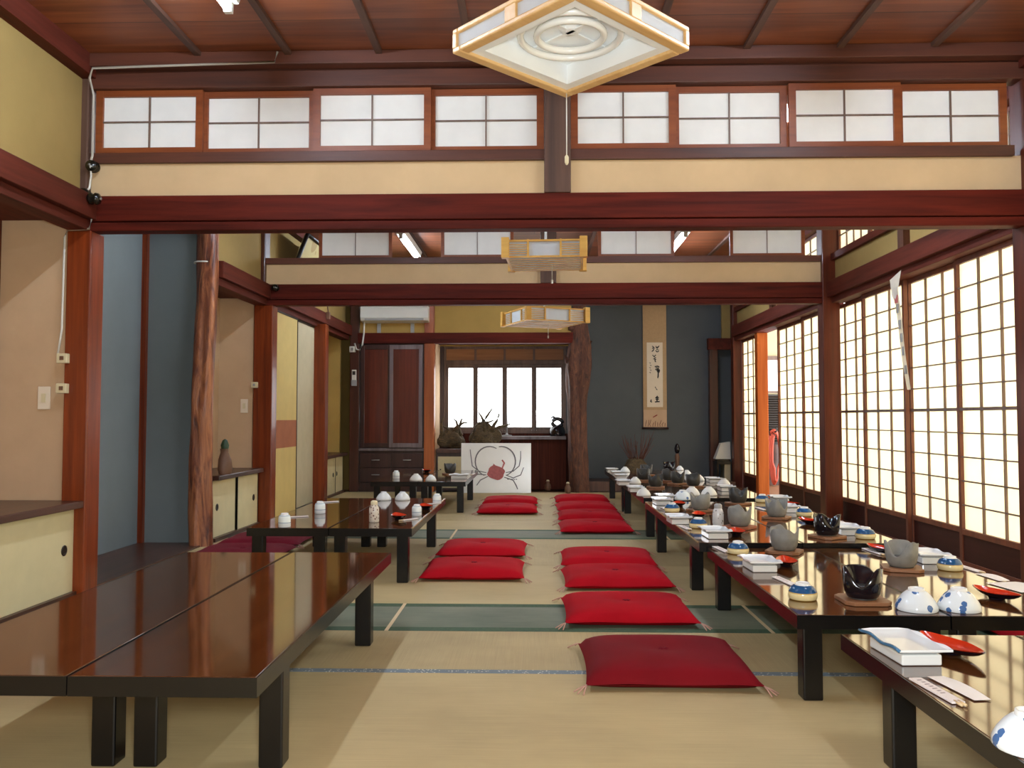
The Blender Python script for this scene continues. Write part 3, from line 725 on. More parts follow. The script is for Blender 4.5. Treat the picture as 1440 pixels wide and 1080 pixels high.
# driftwood on the window cabinet
def drift(name, label, x, y, z, seed, w, h, n):
    rnd = random.Random(seed); t = thing(name, label, 'driftwood', (x, y, z))
    mb = MB(); ph = [rnd.uniform(0, 6) for _ in range(6)]
    def fn(u, v):
        a = 2 * PI * u; b = PI * v - PI / 2
        rr = 1 + .18 * math.sin(3 * a + ph[0] + 2 * v * PI) + .14 * math.sin(5 * a + ph[1] - 5 * v) + .1 * math.sin(9 * v + ph[2])
        return (w * .5 * rr * math.cos(b) * math.cos(a), w * .22 * rr * math.cos(b) * math.sin(a), max(0, h * .35 * (1 + rr * math.sin(b))))
    mb.grid(26, 16, fn)
    obj('body', mb, M['drift'], t)
    for k in range(n):
        x0 = w * (-.4 + .8 * k / max(1, n - 1)) * rnd.uniform(.8, 1); a = rnd.uniform(.9, 2.2); l = h * rnd.uniform(.55, .9)
        p = Vector((x0, rnd.uniform(-.04, .04), h * .5)); pts = [p.copy()]
        for q in range(5):
            p = p + Vector((l / 5 * math.cos(a), 0, l / 5 * abs(math.sin(a)))); a += rnd.uniform(-.2, .75) * (1 if k % 2 else -1); pts.append(p.copy())
        obj('stub', MB().tube(pts, .026, 7, taper=[1.3, 1.1, .9, .7, .5, .3]), M['drift'], t)
    return t
drift('driftwood', 'low twisted driftwood under the first window pane', -1.17, 11.66, .575, 21, .34, .36, 5)
drift('driftwood', 'tall knotted driftwood lump under the second window pane', -.70, 11.64, .575, 33, .40, .46, 5)
t = thing('carved_ornament', 'small dark carved ornament with a hole on the window ledge', 'ornament', (.32, 11.8, .745))
pts = [(.07 * math.cos(a) , 0, .19 + .055 * math.sin(a)) for a in [2 * PI * i / 16 for i in range(16)]]
obj('body', MB().lathe([(.1, 0), (.105, .06), (.08, .13), (.03, .15)], 16, rfun=lambda r, z, a, j: r * (1 + .12 * math.sin(4 * a + j))), M['ironblack'], t)
obj('ring', MB().tube(pts, .028, 8, True), M['ironblack'], t)
obj('beak', MB().tube([(-.01, 0, .24), (-.06, 0, .275), (-.1, 0, .25)], .02, 8, taper=[1, .8, .3]), M['ironblack'], t)
t = thing('metal_stand', 'slim grey metal stand before the middle bar of the far window', 'stand', (-.40, 11.9, .745))
obj('stand', MB().lathe([(.07, 0), (.075, .012), (.02, .02), (.01, .05)], 14), M['grey'], t); obj('stem', MB().tube([(0, 0, .04), (.004, 0, .2), (0, 0, .34)], .01, 8, taper=[1.2, .9, .5]), M['grey'], t)
for k, (px_, lab) in enumerate([(.18, 'small brown jar on the floor by the dark staves, nearer the crab poster'), (.44, 'small brown jar on the floor at the foot of the bark post')]):
    t = thing('small_jar', lab, 'jar', (px_, 11.5 if k == 0 else 11.12, 0), 0, None)
    obj('body', MB().lathe([(.03, 0), (.045, .03), (.04, .08), (.022, .11), (.028, .13)], 14), M['brown'], t); obj('stopper', MB().lathe([(.02, .13), (.018, .145), (.002, .15)], 10), M['offwhite'], t)

# crab poster on the floor
t = thing('crab_poster', 'glossy white poster with a red and grey long-legged crab leaning by the window', 'poster', (-.99, 11.12, 0))
obj('board', MB().box(0, .94, 0, .018, .0, .665), M['poster'], t, .003)
mb = MB(); cx, cz = .47, .27
def curve(pts, w): stroke(mb, pts, w, -.003, .0025)
def arc(cx, cz, rx, rz, a0, a1, n=14): return [(cx + rx * math.cos(R(a0 + (a1 - a0) * i / n)), cz + rz * math.sin(R(a0 + (a1 - a0) * i / n))) for i in range(n + 1)]
curve(arc(.38, .42, .19, .2, 250, 60), .009); curve(arc(.54, .42, .19, .2, -70, 100), .009)
curve([(.34, .27), (.24, .29), (.15, .36), (.13, .5), (.12, .58)], .007); curve([(.60, .27), (.7, .29), (.78, .36), (.80, .46), (.80, .56)], .007)
curve([(.34, .24), (.24, .25), (.13, .22), (.06, .27)], .007); curve([(.6, .24), (.7, .2), (.8, .24), (.84, .34)], .007)
curve([(.36, .22), (.26, .17), (.21, .1)], .007); curve([(.58, .21), (.7, .17), (.74, .1), (.76, .05)], .008)
obj('crab_legs', mb, M['crabgrey'], t)
poly = [(cx + .115 * math.cos(a) * (1 + .08 * math.sin(6 * a)), cz + .095 * math.sin(a) * (1 + .1 * math.sin(4 * a))) for a in [2 * PI * i / 28 for i in range(28)]]
obj('crab_body', MB().prism(poly, -.004, 0, 'xz'), M['crabred'], t)
mb = MB(); stroke(mb, [(.55, .32), (.58, .4), (.55, .44)], .012, -.0045, .004); stroke(mb, [(.42, .33), (.44, .38), (.47, .35)], .01, -.0045, .004); obj('crab_claws', mb, M['crabred'], t)
mb = MB()
for k in range(5): stroke(mb, [(.62 + .028 * k, .185), (.64 + .028 * k, .18)], .006, -.003, .0025)
obj('caption', mb, M['crabgrey'], t)
t.rotation_euler = (R(-3.9), 0, 0)

# air conditioner, remote
a = thing('air_conditioner', 'white wall air conditioner above the far closet', 'air conditioner', (-2.36, D3 + .035, 2.30))
obj('housing', MB().prism([(0, 0), (-.16, .02), (-.19, .06), (-.19, .19), (-.17, .22), (0, .22)], 0, .92, 'yz'), M['white'], a, .006)
obj('louvre', MB().box(.06, .86, -.182, -.17, .022, .05), M['grey'], a)
for k in (.2, .66): obj('bracket', MB().box(k, k + .05, -.02, 0, -.13, .0), M['grey'], a)
obj('pipe', MB().tube([(.03, -.06, .01), (.03, -.08, -.15), (.015, -.09, -.3), (-.02, -.09, -.38), (-.07, -.08, -.36), (-.1, -.06, -.28)], .012), M['white'], a)
t = thing('remote_control', 'white remote control in a holder on the dark corner post', 'remote control', (-2.465, D3 - .001, 1.46))
obj('body', MB().box(-.03, .03, -.03, -.001, 0, .2), M['white'], t, .005); obj('screen', MB().box(-.02, .02, -.033, -.03, .13, .18), M['louvre'], t); obj('holder', MB().box(-.035, .035, -.034, -.001, -.02, .06), M['grey'], t, .003)
t = thing('socket', 'white wall socket box above the remote control', 'socket', (-2.49, D3 - .001, 1.9))
obj('box', MB().box(-.04, .04, -.04, -.001, 0, .08), M['white'], t, .005); obj('plug', MB().box(-.015, .02, -.06, -.04, .02, .06), M['grey'], t)

# sliding doors of the far room
def fusuma(y0, y1, x, mt, ml, band, label, n):
    t = thing('door_%d' % n, label, 'sliding door', (x, y0, 0), kind='structure'); L = y1 - y0
    obj('upper_panel', MB().box(-.012, .0, .012, L - .012, .98 if band else .03, 2.05), mt, t)
    if band:
        obj('band', MB().box(-.012, .001, .012, L - .012, .70, .98), M['fband'], t); obj('lower_panel', MB().box(-.012, .0, .012, L - .012, .03, .70), ml, t)
        obj('finger_pull', MB().box(.001, .005, .05, .09, .80, .88), M['blackline'], t)
    obj('frame', MB().box(-.016, .006, 0, .012, .0, 2.07).box(-.016, .006, L - .012, L, 0, 2.07).box(-.015, .005, .012, L - .012, 0, .03).box(-.015, .005, .012, L - .012, 2.05, 2.07), M['blackline'], t)
fusuma(7.93, 8.8, -2.545, M['creamy'], M['creamy'], True, 'cream sliding door with a rust band beside the second red post', 61)
fusuma(8.76, 9.6, -2.575, M['creamg'], M['creamg'], False, 'plain greyish cream sliding door behind the banded one', 62)
S('wall_left', MB().box(-2.75, -2.6, 7.9, 9.75, 0, 2.2), M['plasterl'], 'wall behind the cream sliding doors', 'wall')

# framed picture, knobs, wires, boxes
t = thing('framed_picture', 'tilted black-framed picture high on the wall of the far room', 'picture', (-2.55, 8.35, 2.30))
obj('canvas', MB().add([(0, 0, 0), (0, 1.1, 0), (.22, 1.1, .58), (.22, 0, .58), (-.02, 0, .008), (-.02, 1.1, .008), (.2, 1.1, .588), (.2, 0, .588)], [(0, 1, 2, 3), (7, 6, 5, 4), (0, 4, 5, 1), (1, 5, 6, 2), (2, 6, 7, 3), (3, 7, 4, 0)]), M['picture'], t)
mb = MB()
mb.tube([(.01, -.01, 0), (.23, -.01, .58)], .022, 6); mb.tube([(.01, 1.11, 0), (.23, 1.11, .58)], .022, 6); mb.tube([(.01, -.02, 0), (.01, 1.12, 0)], .02, 6); mb.tube([(.23, -.02, .58), (.23, 1.12, .58)], .02, 6)
obj('frame', mb, M['blackline'], t)
def knob(x, y, z, lab, axis='y'):
    t = thing('insulator_knob', lab, 'insulator', (x, y, z), 0, 'black wiring knobs on the posts')
    mb = MB().lathe([(.018, 0), (.03, .006), (.034, .02), (.024, .032), (.034, .044), (.03, .06), (.012, .068)], 16)
    mb.v = [(a_, -c_, b__) if axis == 'y' else (c_, a_, b__) for a_, b__, c_ in mb.v]
    obj('body', mb, M['insul'], t)
    mb = MB().lathe([(.006, .066), (.008, .074), (.001, .078)], 8); mb.v = [(a_, -c_, b__) if axis == 'y' else (c_, a_, b__) for a_, b__, c_ in mb.v]
    obj('screw', mb, M['iron'], t)
knob(-2.52, D1 + .02, 2.435, 'topmost black wiring knob, under the first transom window')
knob(-2.555, D1 + .004, 2.27, 'lower black wiring knob at the end of the first cross beam')
knob(-2.5, D1 - .09, 2.228, 'black wiring knob on the end of the near dark lintel', 'x')
knob(-2.45, D2 + .004, 2.23, 'lone black wiring knob on the second cross beam')
tag(obj('cable', MB().tube([(-1.44, 4.53, 3.055), (-1.46, 4.54, 3.0), (-2.0, 4.545, 2.99), (-2.5, 4.545, 2.98), (-2.525, 4.56, 2.93), (-2.525, D1 - .01, 2.85), (-2.525, D1 - .012, 2.5), (-2.53, D1 - .03, 2.43)], .007), M['cable']), 'thin grey cable running along the cornice down to the topmost wiring knob', 'cable')
tag(obj('cable', MB().tube([(-2.515, D1 - .05, 2.43), (-2.53, D1 - .01, 2.38), (-2.54, D1 - .01, 2.31), (-2.555, D1 - .045, 2.27), (-2.53, D1 - .02, 2.2), (-2.515, D1 - .02, 2.14), (-2.53, D1 - .02, 2.075), (-2.66, D1 - .012, 2.07), (-2.675, D1 - .012, 2.03), (-2.68, D1 - .012, 1.5), (-2.70, D1 - .012, 1.36)], .006), M['white']), 'white cable dropping past the wiring knobs to the switch boxes', 'cable')
for z, lab in ((1.335, 'upper yellowed switch box on the first red post'), (1.165, 'lower yellowed switch box on the first red post')):
    t = thing('switch_box', lab, 'switch box', (-2.66, D1 - .001, z)); obj('box', MB().box(-.035, .025, -.035, 0, -.025, .03), M['offwhite'], t, .004); obj('rocker', MB().box(-.012, .008, -.042, -.035, -.008, .014), M['brown'], t)
t = thing('switch_box', 'small white switch box on the second red post', 'switch box', (-2.64, D2 - .001, 1.31)); obj('box', MB().box(-.03, .03, -.03, 0, -.025, .03), M['offwhite'], t, .004); obj('rocker', MB().box(-.01, .01, -.036, -.03, -.008, .014), M['grey'], t)
for x, y, lab in ((-2.80, 4.66, 'pale switch plate on the plaster over the near counter'), (-2.75, 7.78, 'pale switch plate on the plaster over the middle counter')):
    t = thing('switch_plate', lab, 'wall switch', (x, y - .001, 1.05)); obj('plate', MB().box(-.035, .035, -.01, 0, 0, .13), M['scrollp'], t, .003); obj('switch', MB().box(-.012, .012, -.016, -.01, .04, .09), M['offwhite'], t)
t = thing('driftwood_ornament', 'small brown carving with a green top on the middle counter', 'ornament', (-2.585, 6.86, .535))
obj('body', MB().lathe([(.05, 0), (.06, .04), (.05, .12), (.03, .18), (.035, .21)], 14, rfun=lambda r, z, a_, j: r * (1 + .15 * math.sin(3 * a_ + j))), M['brown'], t); obj('top', MB().lathe([(.03, .21), (.035, .24), (.02, .28), (.003, .29)], 12), M['greencap'], t)
tag(obj('hanging_charm', MB().tube([(-2.499, 9.85, 2.40), (-2.488, 9.85, 2.34), (-2.48, 9.85, 2.27)], .008).box(-2.499, -2.46, 9.82, 9.88, 2.19, 2.27), M['brown']), 'little charm hanging on the lintel over the sliding doors', 'charm')

# paper streamer on the paper doors
t = thing('hanging_streamer', 'long narrow printed paper strip hanging on the paper doors', 'paper streamer', (2.705, 6.25, 0))
obj('strip', MB().grid(2, 14, lambda u, v: (.06 * v - .006 + .004 * math.sin(7 * v), (-.04 + .08 * u) * (1 - .25 * v) - .06 * v, 1.98 - .77 * v)), M['streamer'], t)
obj('folded_top', MB().add([(-.01, -.12, 2.09), (.0, .10, 2.05), (.0, .075, 1.93), (.0, .02, 1.87), (-.004, -.04, 1.94)], [(0, 1, 2, 3, 4)]), M['streamer'], t)
mb = MB()
for k, z in enumerate((1.82, 1.70, 1.60, 1.50, 1.36)):
    v = (1.98 - z) / .77
    mb.box(-.012 + .06 * v, -.007 + .06 * v, -.022 - .06 * v, .014 - .06 * v, z - .035, z + .03)
obj('printing', mb, M['grey'], t)
mb = MB().box(-.001, .0005, -.03, .022, 1.86, 1.92); obj('pink_print', mb, M['crabred'], t)

# ------------------------------------------------------------------ ceiling lights
def tube_light(x, y, z, label):
    t = thing('ceiling_light', label, 'fluorescent lamp', (x, y, z), 0, 'fluorescent tube lamps on the ceiling')
    obj('housing', MB().prism([(-.06, .1), (-.045, .045), (.045, .045), (.06, .1)], 0, 1.24, 'xz'), M['white'], t)
    for yy in (0, 1.21): obj('socket', MB().box(-.02, .02, yy, yy + .03, -.005, .05), M['white'], t, .003)
    obj('tube', MB().tube([(0, .03, .015), (0, 1.21, .015)], .018, 12), M['tube'], t)
tube_light(-1.43, 8.74, ZC - .15, 'lit fluorescent tube seen through the opened transom, cabinet side')
tube_light(1.6, 8.74, ZC - .15, 'lit fluorescent tube seen through the opened transom, window side')
tube_light(-1.47, 2.64, ZC - .12, 'lit fluorescent tube end at the top of the near room, cabinet side')
tube_light(1.70, 2.55, ZC - .12, 'lit fluorescent tube end at the top of the near room, window side')
tube_light(-1.44, 5.15, ZC - .15, 'unseen fluorescent tube of the middle room behind the transom, cabinet side')  # unseen tubes, put in and placed to brighten the middle room
tube_light(1.63, 5.15, ZC - .15, 'unseen fluorescent tube of the middle room behind the transom, window side')
# big square lamp of the near room
t = thing('pendant_lamp', 'large square ceiling lamp with pale wood rim hanging corner-on in the near room', 'ceiling lamp', (.14, 3.16, 2.415), R(45))
s = .325
mb = MB()
def ringbox(mb, a, b_, z0, z1):
    mb.box(-a, a, -a, -b_, z0, z1); mb.box(-a, a, b_, a, z0, z1); mb.box(-a, -b_, -b_, b_, z0, z1); mb.box(b_, a, -b_, b_, z0, z1)
ringbox(mb, s, s - .045, 0, .022)
obj('lower_rim', mb, M['lampwood'], t, .006)
mb = MB(); ringbox(mb, s, s - .03, .075, .095); obj('upper_rim', mb, M['lampwood'], t, .005)
mb = MB(); ringbox(mb, s - .012, s - .02, .02, .077); obj('side_panel', mb, M['acryl'], t)
for sx in (-1, 1):
    for sy in (-1, 1): obj('corner_post', MB().box(sx * (s - .012) - .012, sx * (s - .012) + .012, sy * (s - .012) - .012, sy * (s - .012) + .012, .02, .077), M['lampwood'], t, .003)
    obj('middle_post', MB().box(sx * (s - .01) - .008, sx * (s - .01) + .008, -.03, .03, .02, .077), M['lampwood'], t, .003)
    obj('middle_post', MB().box(-.03, .03, sx * (s - .01) - .008, sx * (s - .01) + .008, .02, .077), M['lampwood'], t, .003)
b0, b1 = s - .044, .235
mb = MB(); ringbox(mb, b0, b1, .012, .018)
obj('flange', mb, M['reflector'], t)
obj('top_plate', MB().box(-s + .02, s - .02, -s + .02, s - .02, .095, .105), M['reflector'], t)
mb = MB(); ringbox(mb, b1 + .006, b1, .018, .095); obj('inner_box', mb, M['reflector'], t)
for rr in (.195, .13): obj('ring_tube', MB().tube([(rr * math.cos(2 * PI * i / 40), rr * math.sin(2 * PI * i / 40), .066) for i in range(40)], .014, 10, True), M['tubeoff'], t)
obj('ring_holder', MB().lathe([(.02, .08), (.035, .081), (.045, .095)], 16).box(-.008, .008, -.21, .21, .080, .086).box(-.21, .21, -.008, .008, .0805, .0865), M['reflector'], t)
obj('stem', MB().lathe([(.05, .105), (.03, .12), (.012, .13), (.012, .60), (.05, .62), (.06, .655)], 14), M['white'], t)
mb = MB().tube([(s - .04, s - .04, .0), (s - .04, s - .04, -.27)], .0025, 6); obj('pull_cord', mb, M['white'], t)
obj('cord_tip', MB().lathe([(.002, -.27), (.009, -.28), (.009, -.305), (.004, -.315)], 10, (s - .04, s - .04, 0)), M['offwhite'], t)

def box_lamp(x, y, z, sz, h, rot, label, wm):
    t = thing('pendant_lamp', label, 'ceiling lamp', (x, y, z), rot); q = sz / 2
    for sx in (-1, 1):
        for sy in (-1, 1): obj('corner_post', MB().box(sx * q - .03, sx * q + .03, sy * q - .03, sy * q + .03, -.005, h), wm, t, .003)
    mb = MB(); ringbox(mb, q, q - .02, 0, .014); ringbox(mb, q, q - .02, h - .03, h - .016); obj('rail', mb, wm, t)
    for sgn in (-1, 1):
        for ax in (0, 1):
            mb = MB()
            def bar(u0, u1, v0, v1, z0, z1):
                if ax: mb.box(v0, v1, u0, u1, z0, z1)
                else: mb.box(u0, u1, v0, v1, z0, z1)
            c_ = sgn * (q - .009)
            for k in range(1, 6):
                zz = .014 + (h - .05) * k / 6
                for (u0, u1) in ((-q + .03, -q * .42), (q * .42, q - .03)): bar(u0, u1, c_ - .003, c_ + .003, zz - .003, zz + .003)
            for u in (-q * .42, q * .42): bar(u - .008, u + .008, c_ - .007, c_ + .007, .005, h - .012)
            for half in (-1, 1):
                hb = MB(); keep = [j for j in range(len(mb.v) // 8) if (sum(v[ax] for v in mb.v[8 * j:8 * j + 8]) > 0) == (half > 0)]
                for j in keep: hb.add(mb.v[8 * j:8 * j + 8], [(0, 2, 3, 1), (4, 5, 7, 6), (0, 1, 5, 4), (1, 3, 7, 5), (3, 2, 6, 7), (2, 0, 4, 6)])
                obj('lattice', hb, wm, t)
    mb = MB(); ringbox(mb, q - .016, q - .02, .012, h - .02); obj('shade', mb, M['acryl'], t)
    mb = MB().box(-q + .02, q - .02, -q + .02, q - .02, .002, .008); obj('bottom_panel', mb, M['acryl'], t)
    mb = MB()
    for k in range(1, 7): mb.box(-q + .02, q - .02, -q + 2 * q * k / 7 - .004, -q + 2 * q * k / 7 + .004, -.003, .003)
    obj('bottom_slat', mb, wm, t)
    obj('hanger', MB().lathe([(.05, h - .02), (.02, h), (.01, h + .02), (.01, ZC - z - .02), (.05, ZC - z)], 12), M['white'], t)
    obj('pull_cord', MB().tube([(.05, 0, 0), (.05, 0, -.12)], .003, 6).lathe([(.002, -.12), (.009, -.13), (.008, -.155)], 8, (.05, 0, 0)), M['white'], t)
box_lamp(.09, 6.62, 2.235, .60, .155, R(-3), 'square wooden lattice lamp hanging in the middle room', M['lampwood2'])
box_lamp(.11, 9.5, 2.075, .72, .17, R(24), 'pale yellow box lamp hanging in the far room before the window alcove', M['lampwood2'])

# ------------------------------------------------------------------ low tables
def mk_table(w=.5, l=1.9, h=.35, i0=.3, i1=.3, trim=0):
    """origin at the near corner toward -x; long side along y"""
    t = thing('low_table', 'x', 'table', (0, 0, 0), 0, 'low lacquer banquet tables')
    obj('top', MB().box(.005, w - .005, .005, l - .005, h - .014, h), M['lacq'], t, .002)
    obj('apron', MB().box(0, w, 0, .0049, h - .05, h - .001).box(0, w, l - .0049, l, h - .05, h - .001).box(0, .0049, .0049, l - .0049, h - .05, h - .001).box(w - .0049, w, .0049, l - .0049, h - .05, h - .001), M['black'], t)
    for x in (.025, w - .095):
        for y in (i0, l - i1 - .07): obj('leg', MB().box(x, x + .07, y, y + .07, 0, h - .015), M['black'], t, .006)
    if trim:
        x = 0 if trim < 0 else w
        obj('edge_glint', MB().box(x - .004, x + .004, .03, l - .03, h - .005, h + .0015), M['gold'], t)  # added strip imitating the window's reflection along the table edge
    return t
table = once(mk_table)
G_T = 'low lacquer banquet tables'
table((-1.178, 2.085, 0), 0, 'bare brown lacquer table nearest the camera, aisle half of the pair', G_T, w=.482, l=1.94, h=.35)
table((-1.696, 2.085, 0), R(0), 'bare brown lacquer table nearest the camera, cabinet half of the pair', G_T, w=.515, l=1.93, h=.35)
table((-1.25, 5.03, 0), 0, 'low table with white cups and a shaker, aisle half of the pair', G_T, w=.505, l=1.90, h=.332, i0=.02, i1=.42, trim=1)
table((-1.755, 5.03, 0), 0, 'low table with two upturned cups, cabinet half of the pair', G_T, w=.50, l=1.90, h=.332, i0=.02, i1=.42)
table((-1.23, 8.74, 0), 0, 'low table before the crab poster, aisle half of the pair', G_T, w=.50, l=1.95, h=.33, i0=.04, i1=.5)
table((-1.735, 8.74, 0), 0, 'low table before the far closet, cabinet half of the pair', G_T, w=.50, l=1.95, h=.33, i0=.04, i1=.5)
H1, H3 = .305, .33
table((.985, .80, 0), R(0), 'low table at the near corner holding the blue-edged dish', G_T, w=.55, l=1.93, h=H1, i0=.3, i1=.25)
table((1.54, .80, 0), R(0), 'low table at the near corner against the paper doors', G_T, w=.50, l=1.93, h=H1, i0=.3, i1=.25)
table((.925, 2.985, 0), 0, 'low table with the black brazier, aisle half of the pair', G_T, w=.535, l=1.52, h=H1, i0=.015, i1=.06)
table((1.465, 2.985, 0), 0, 'low table with the grey brazier, door half of the pair', G_T, w=.56, l=1.52, h=H1, i0=.015, i1=.06)
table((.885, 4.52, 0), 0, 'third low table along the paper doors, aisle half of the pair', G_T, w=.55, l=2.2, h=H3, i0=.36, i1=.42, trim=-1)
table((1.44, 4.52, 0), 0, 'third low table along the paper doors, door half of the pair', G_T, w=.55, l=2.2, h=H3, i0=.36, i1=.42)
table((.915, 7.03, 0), 0, 'fourth low table along the paper doors, aisle half of the pair', G_T, w=.53, l=1.85, h=H3, i0=.02, i1=.05)
table((1.45, 7.03, 0), 0, 'fourth low table along the paper doors, door half of the pair', G_T, w=.53, l=1.85, h=H3, i0=.02, i1=.05)
table((.905, 8.9, 0), 0, 'farthest low table before the scroll alcove, aisle half of the pair', G_T, w=.53, l=1.9, h=H3, i0=.02, i1=.35)
table((1.44, 8.9, 0), 0, 'farthest low table before the scroll alcove, door half of the pair', G_T, w=.53, l=1.9, h=H3, i0=.02, i1=.35)

# ------------------------------------------------------------------ floor cushions
def mk_cushion(w=.65, d=.56, t=.085, m='red'):
    root = thing('floor_cushion', 'x', 'cushion', (0, 0, 0), 0, 'square floor cushions')
    mb = MB(); N = 22
    def hgt(u, v):
        k = max(0, (1 - abs(u) ** 5)) * max(0, (1 - abs(v) ** 5))
        return k ** .45
    def xy(u, v):
        x = w / 2 * u * (1 - .045 * (1 - v * v) * abs(u) ** 3); y = d / 2 * v * (1 - .045 * (1 - u * u) * abs(v) ** 3)
        return x, y
    def top(a, b_):
        u, v = 2 * a - 1, 2 * b_ - 1; x, y = xy(u, v)
        u2 = math.copysign(abs(u) ** .8, u); v2 = math.copysign(abs(v) ** .8, v)
        dip = -.012 * math.exp(-(u * u + v * v) * 14)
        return (x, y, .026 + (t - .026) * hgt(u, v) * (1 - .10 * (u * u + v * v) / 2) + dip + .003 * math.sin(5 * u + 2 * v) * math.sin(4 * v))
    def bot(a, b_):
        u, v = 2 * a - 1, 2 * b_ - 1; x, y = xy(u, v)
        return (x, y, .026 - .026 * hgt(u, v))
    mb.grid(N, N, top); mb.grid(N, N, bot)
    o = obj('cover', mb, M[m], root)
    mb = MB()
    for a_ in (0, PI / 3, 2 * PI / 3): mb.tube([(.02 * math.cos(a_), .02 * math.sin(a_), t - .010), (-.02 * math.cos(a_), -.02 * math.sin(a_), t - .010)], .0025, 5)
    obj('centre_stitch', mb, M['darkred'], root)
    for sx in (-1, 1):
        for sy in (-1, 1):
            x, y = sx * w / 2 * .99, sy * d / 2 * .99
            mb = MB()
            for k in (-1, 0, 1):
                a_ = math.atan2(sy, sx) + .5 * k
                mb.tube([(x, y, .026), (x + .02 * math.cos(a_), y + .02 * math.sin(a_), .02), (x + .05 * math.cos(a_), y + .05 * math.sin(a_), .005)], .003, 5)
            obj('tassel', mb, M['tassel'], root)
    return root
M['deepred'] = plain('deep_red_satin', '700711', .7, var=.12, vscale=4, spec=.12)
cush = once(mk_cushion)
G_C = 'red floor cushions'
G_R = [(.51, 3.35, 'deep red satin floor cushion nearest the camera, beside the long set tables'), (.465, 4.27, 'second red cushion from the camera on the window-side row, across the green strip'),
       (.49, 5.12, 'third red cushion on the window-side row, half overlapping the one behind'), (.50, 5.82, 'fourth red cushion on the window-side row, behind the overlapping one'),
       (.535, 7.46, 'fifth red cushion on the window-side row, on the second green strip'), (.545, 8.28, 'sixth red cushion on the window-side row'),
       (.55, 9.1, 'seventh red cushion on the window-side row'), (.555, 9.98, 'farthest red cushion on the window-side row, before the bark post')]
cush((G_R[0][0], G_R[0][1], .001), 0, G_R[0][2], G_C, m='deepred', t=.095)
for i, (x, y, l) in list(enumerate(G_R))[1:]: cush((x, y, .001), R([0, .5, 1, -1.5, 1, -1, 2, 1][i]), l, G_C)
for i, (x, y, l) in enumerate([(-.39, 5.36, 'red cushion beside the white-cup table, nearest of the cabinet-side row'), (-.385, 6.2, 'second red cushion beside the white-cup table, behind the nearest'),
                               (-.29, 8.87, 'third red cushion of the cabinet-side row, beside the far table'), (-.285, 9.75, 'farthest red cushion of the cabinet-side row, before the crab poster')]):
    cush((x, y, .001), R([.5, -1, 1, 0][i]), l, G_C)
for x, y, l in ((-2.12, 6.0, 'dark maroon cushion between the white-cup table and the middle cupboard'), (-2.14, 6.66, 'dark maroon cushion farther along the middle cupboard')):
    cush((x, y, .001), 0, l, 'maroon cushions along the cupboards', m='darkred', t=.07)
cush((-1.45, 7.45, .001), R(3), 'dark maroon cushion behind the white-cup tables', 'maroon cushions along the cupboards', m='darkred', t=.07)
cush((2.4, 3.9, .001), 0, 'red cushion by the paper doors glimpsed under the near set table', G_C)

# ------------------------------------------------------------------ tableware
def mk_bowl():
    t = thing('bowl', 'x', 'bowl', group='upturned blue and gold bowls')
    obj('body', MB().lathe([(.048, 0), (.052, .004), (.055, .018), (.053, .026), (.05, .034), (.043, .046), (.032, .053), (.028, .054)], 28), M['bowl'], t)
    obj('foot', MB().lathe([(.026, .054), (.026, .062), (.023, .063), (.02, .06)], 24), M['porc'], t)
    return t
bowl = once(mk_bowl)
def mk_bigbowl(m='flower'):
    t = thing('porcelain_bowl', 'x', 'bowl', group='upturned porcelain bowls')
    obj('body', MB().lathe([(.070, 0), (.073, .004), (.072, .016), (.063, .034), (.047, .055), (.034, .066), (.03, .068)], 32), M[m], t)
    obj('foot', MB().lathe([(.028, .067), (.027, .078), (.024, .079), (.021, .072)], 24), M['porc'], t)
    return t
bigbowl = once(mk_bigbowl)
def mk_cup():
    t = thing('teacup', 'x', 'cup', group='upturned white teacups')
    obj('body', MB().lathe([(.034, 0), (.036, .003), (.036, .03), (.035, .055), (.03, .068), (.024, .071)], 24), M['cup'], t)
    obj('foot', MB().lathe([(.022, .07), (.022, .08), (.018, .081), (.015, .077)], 20), M['porc'], t)
    return t
cup = once(mk_cup)
def mk_plate(w=.145, l=.215, hgt=.05, blue=0, n=2):
    t = thing('dish', 'x', 'dish', group='stacked rectangular white dishes')
    mb = MB()
    def fn(u, v):
        x = w * (u - .5); y = l * (v - .5)
        e = max(abs(u - .5), abs(v - .5)) * 2
        z = hgt - .016 + .016 * max(0, (e - .55) / .45) ** 1.6 + .0035 * math.sin(v * 11) * max(0, abs(u - .5) * 2 - .6) * 2.5
        return (x, y, z)
    mb.grid(14, 18, fn)
    mb.grid(14, 18, lambda u, v: (fn(u, v)[0] * (1 if max(abs(u - .5), abs(v - .5)) < .499 else 1), fn(u, v)[1], fn(u, v)[2] - .006))
    for a_ in range(14):
        for v in (0, 1): p, q = fn(a_ / 14, v), fn((a_ + 1) / 14, v); mb.quad(p, q, (q[0], q[1], q[2] - .006), (p[0], p[1], p[2] - .006))
    for a_ in range(18):
        for u in (0, 1): p, q = fn(u, a_ / 18), fn(u, (a_ + 1) / 18); mb.quad(p, q, (q[0], q[1], q[2] - .006), (p[0], p[1], p[2] - .006))
    obj('plate', mb, M['dish'], t)
    obj('foot', MB().box(-w * .38, w * .38, -l * .40, l * .40, 0, hgt - .02), M['porc'], t, .004)
    if blue:
        mb = MB()
        pts = [(fn(0, v / 18)[0] - .001, fn(0, v / 18)[1], fn(0, v / 18)[2] - .003) for v in range(19)]
        mb.tube(pts, .005, 6); obj('blue_rim', mb, M['bluerim'], t)
    return t
plate = once(mk_plate)
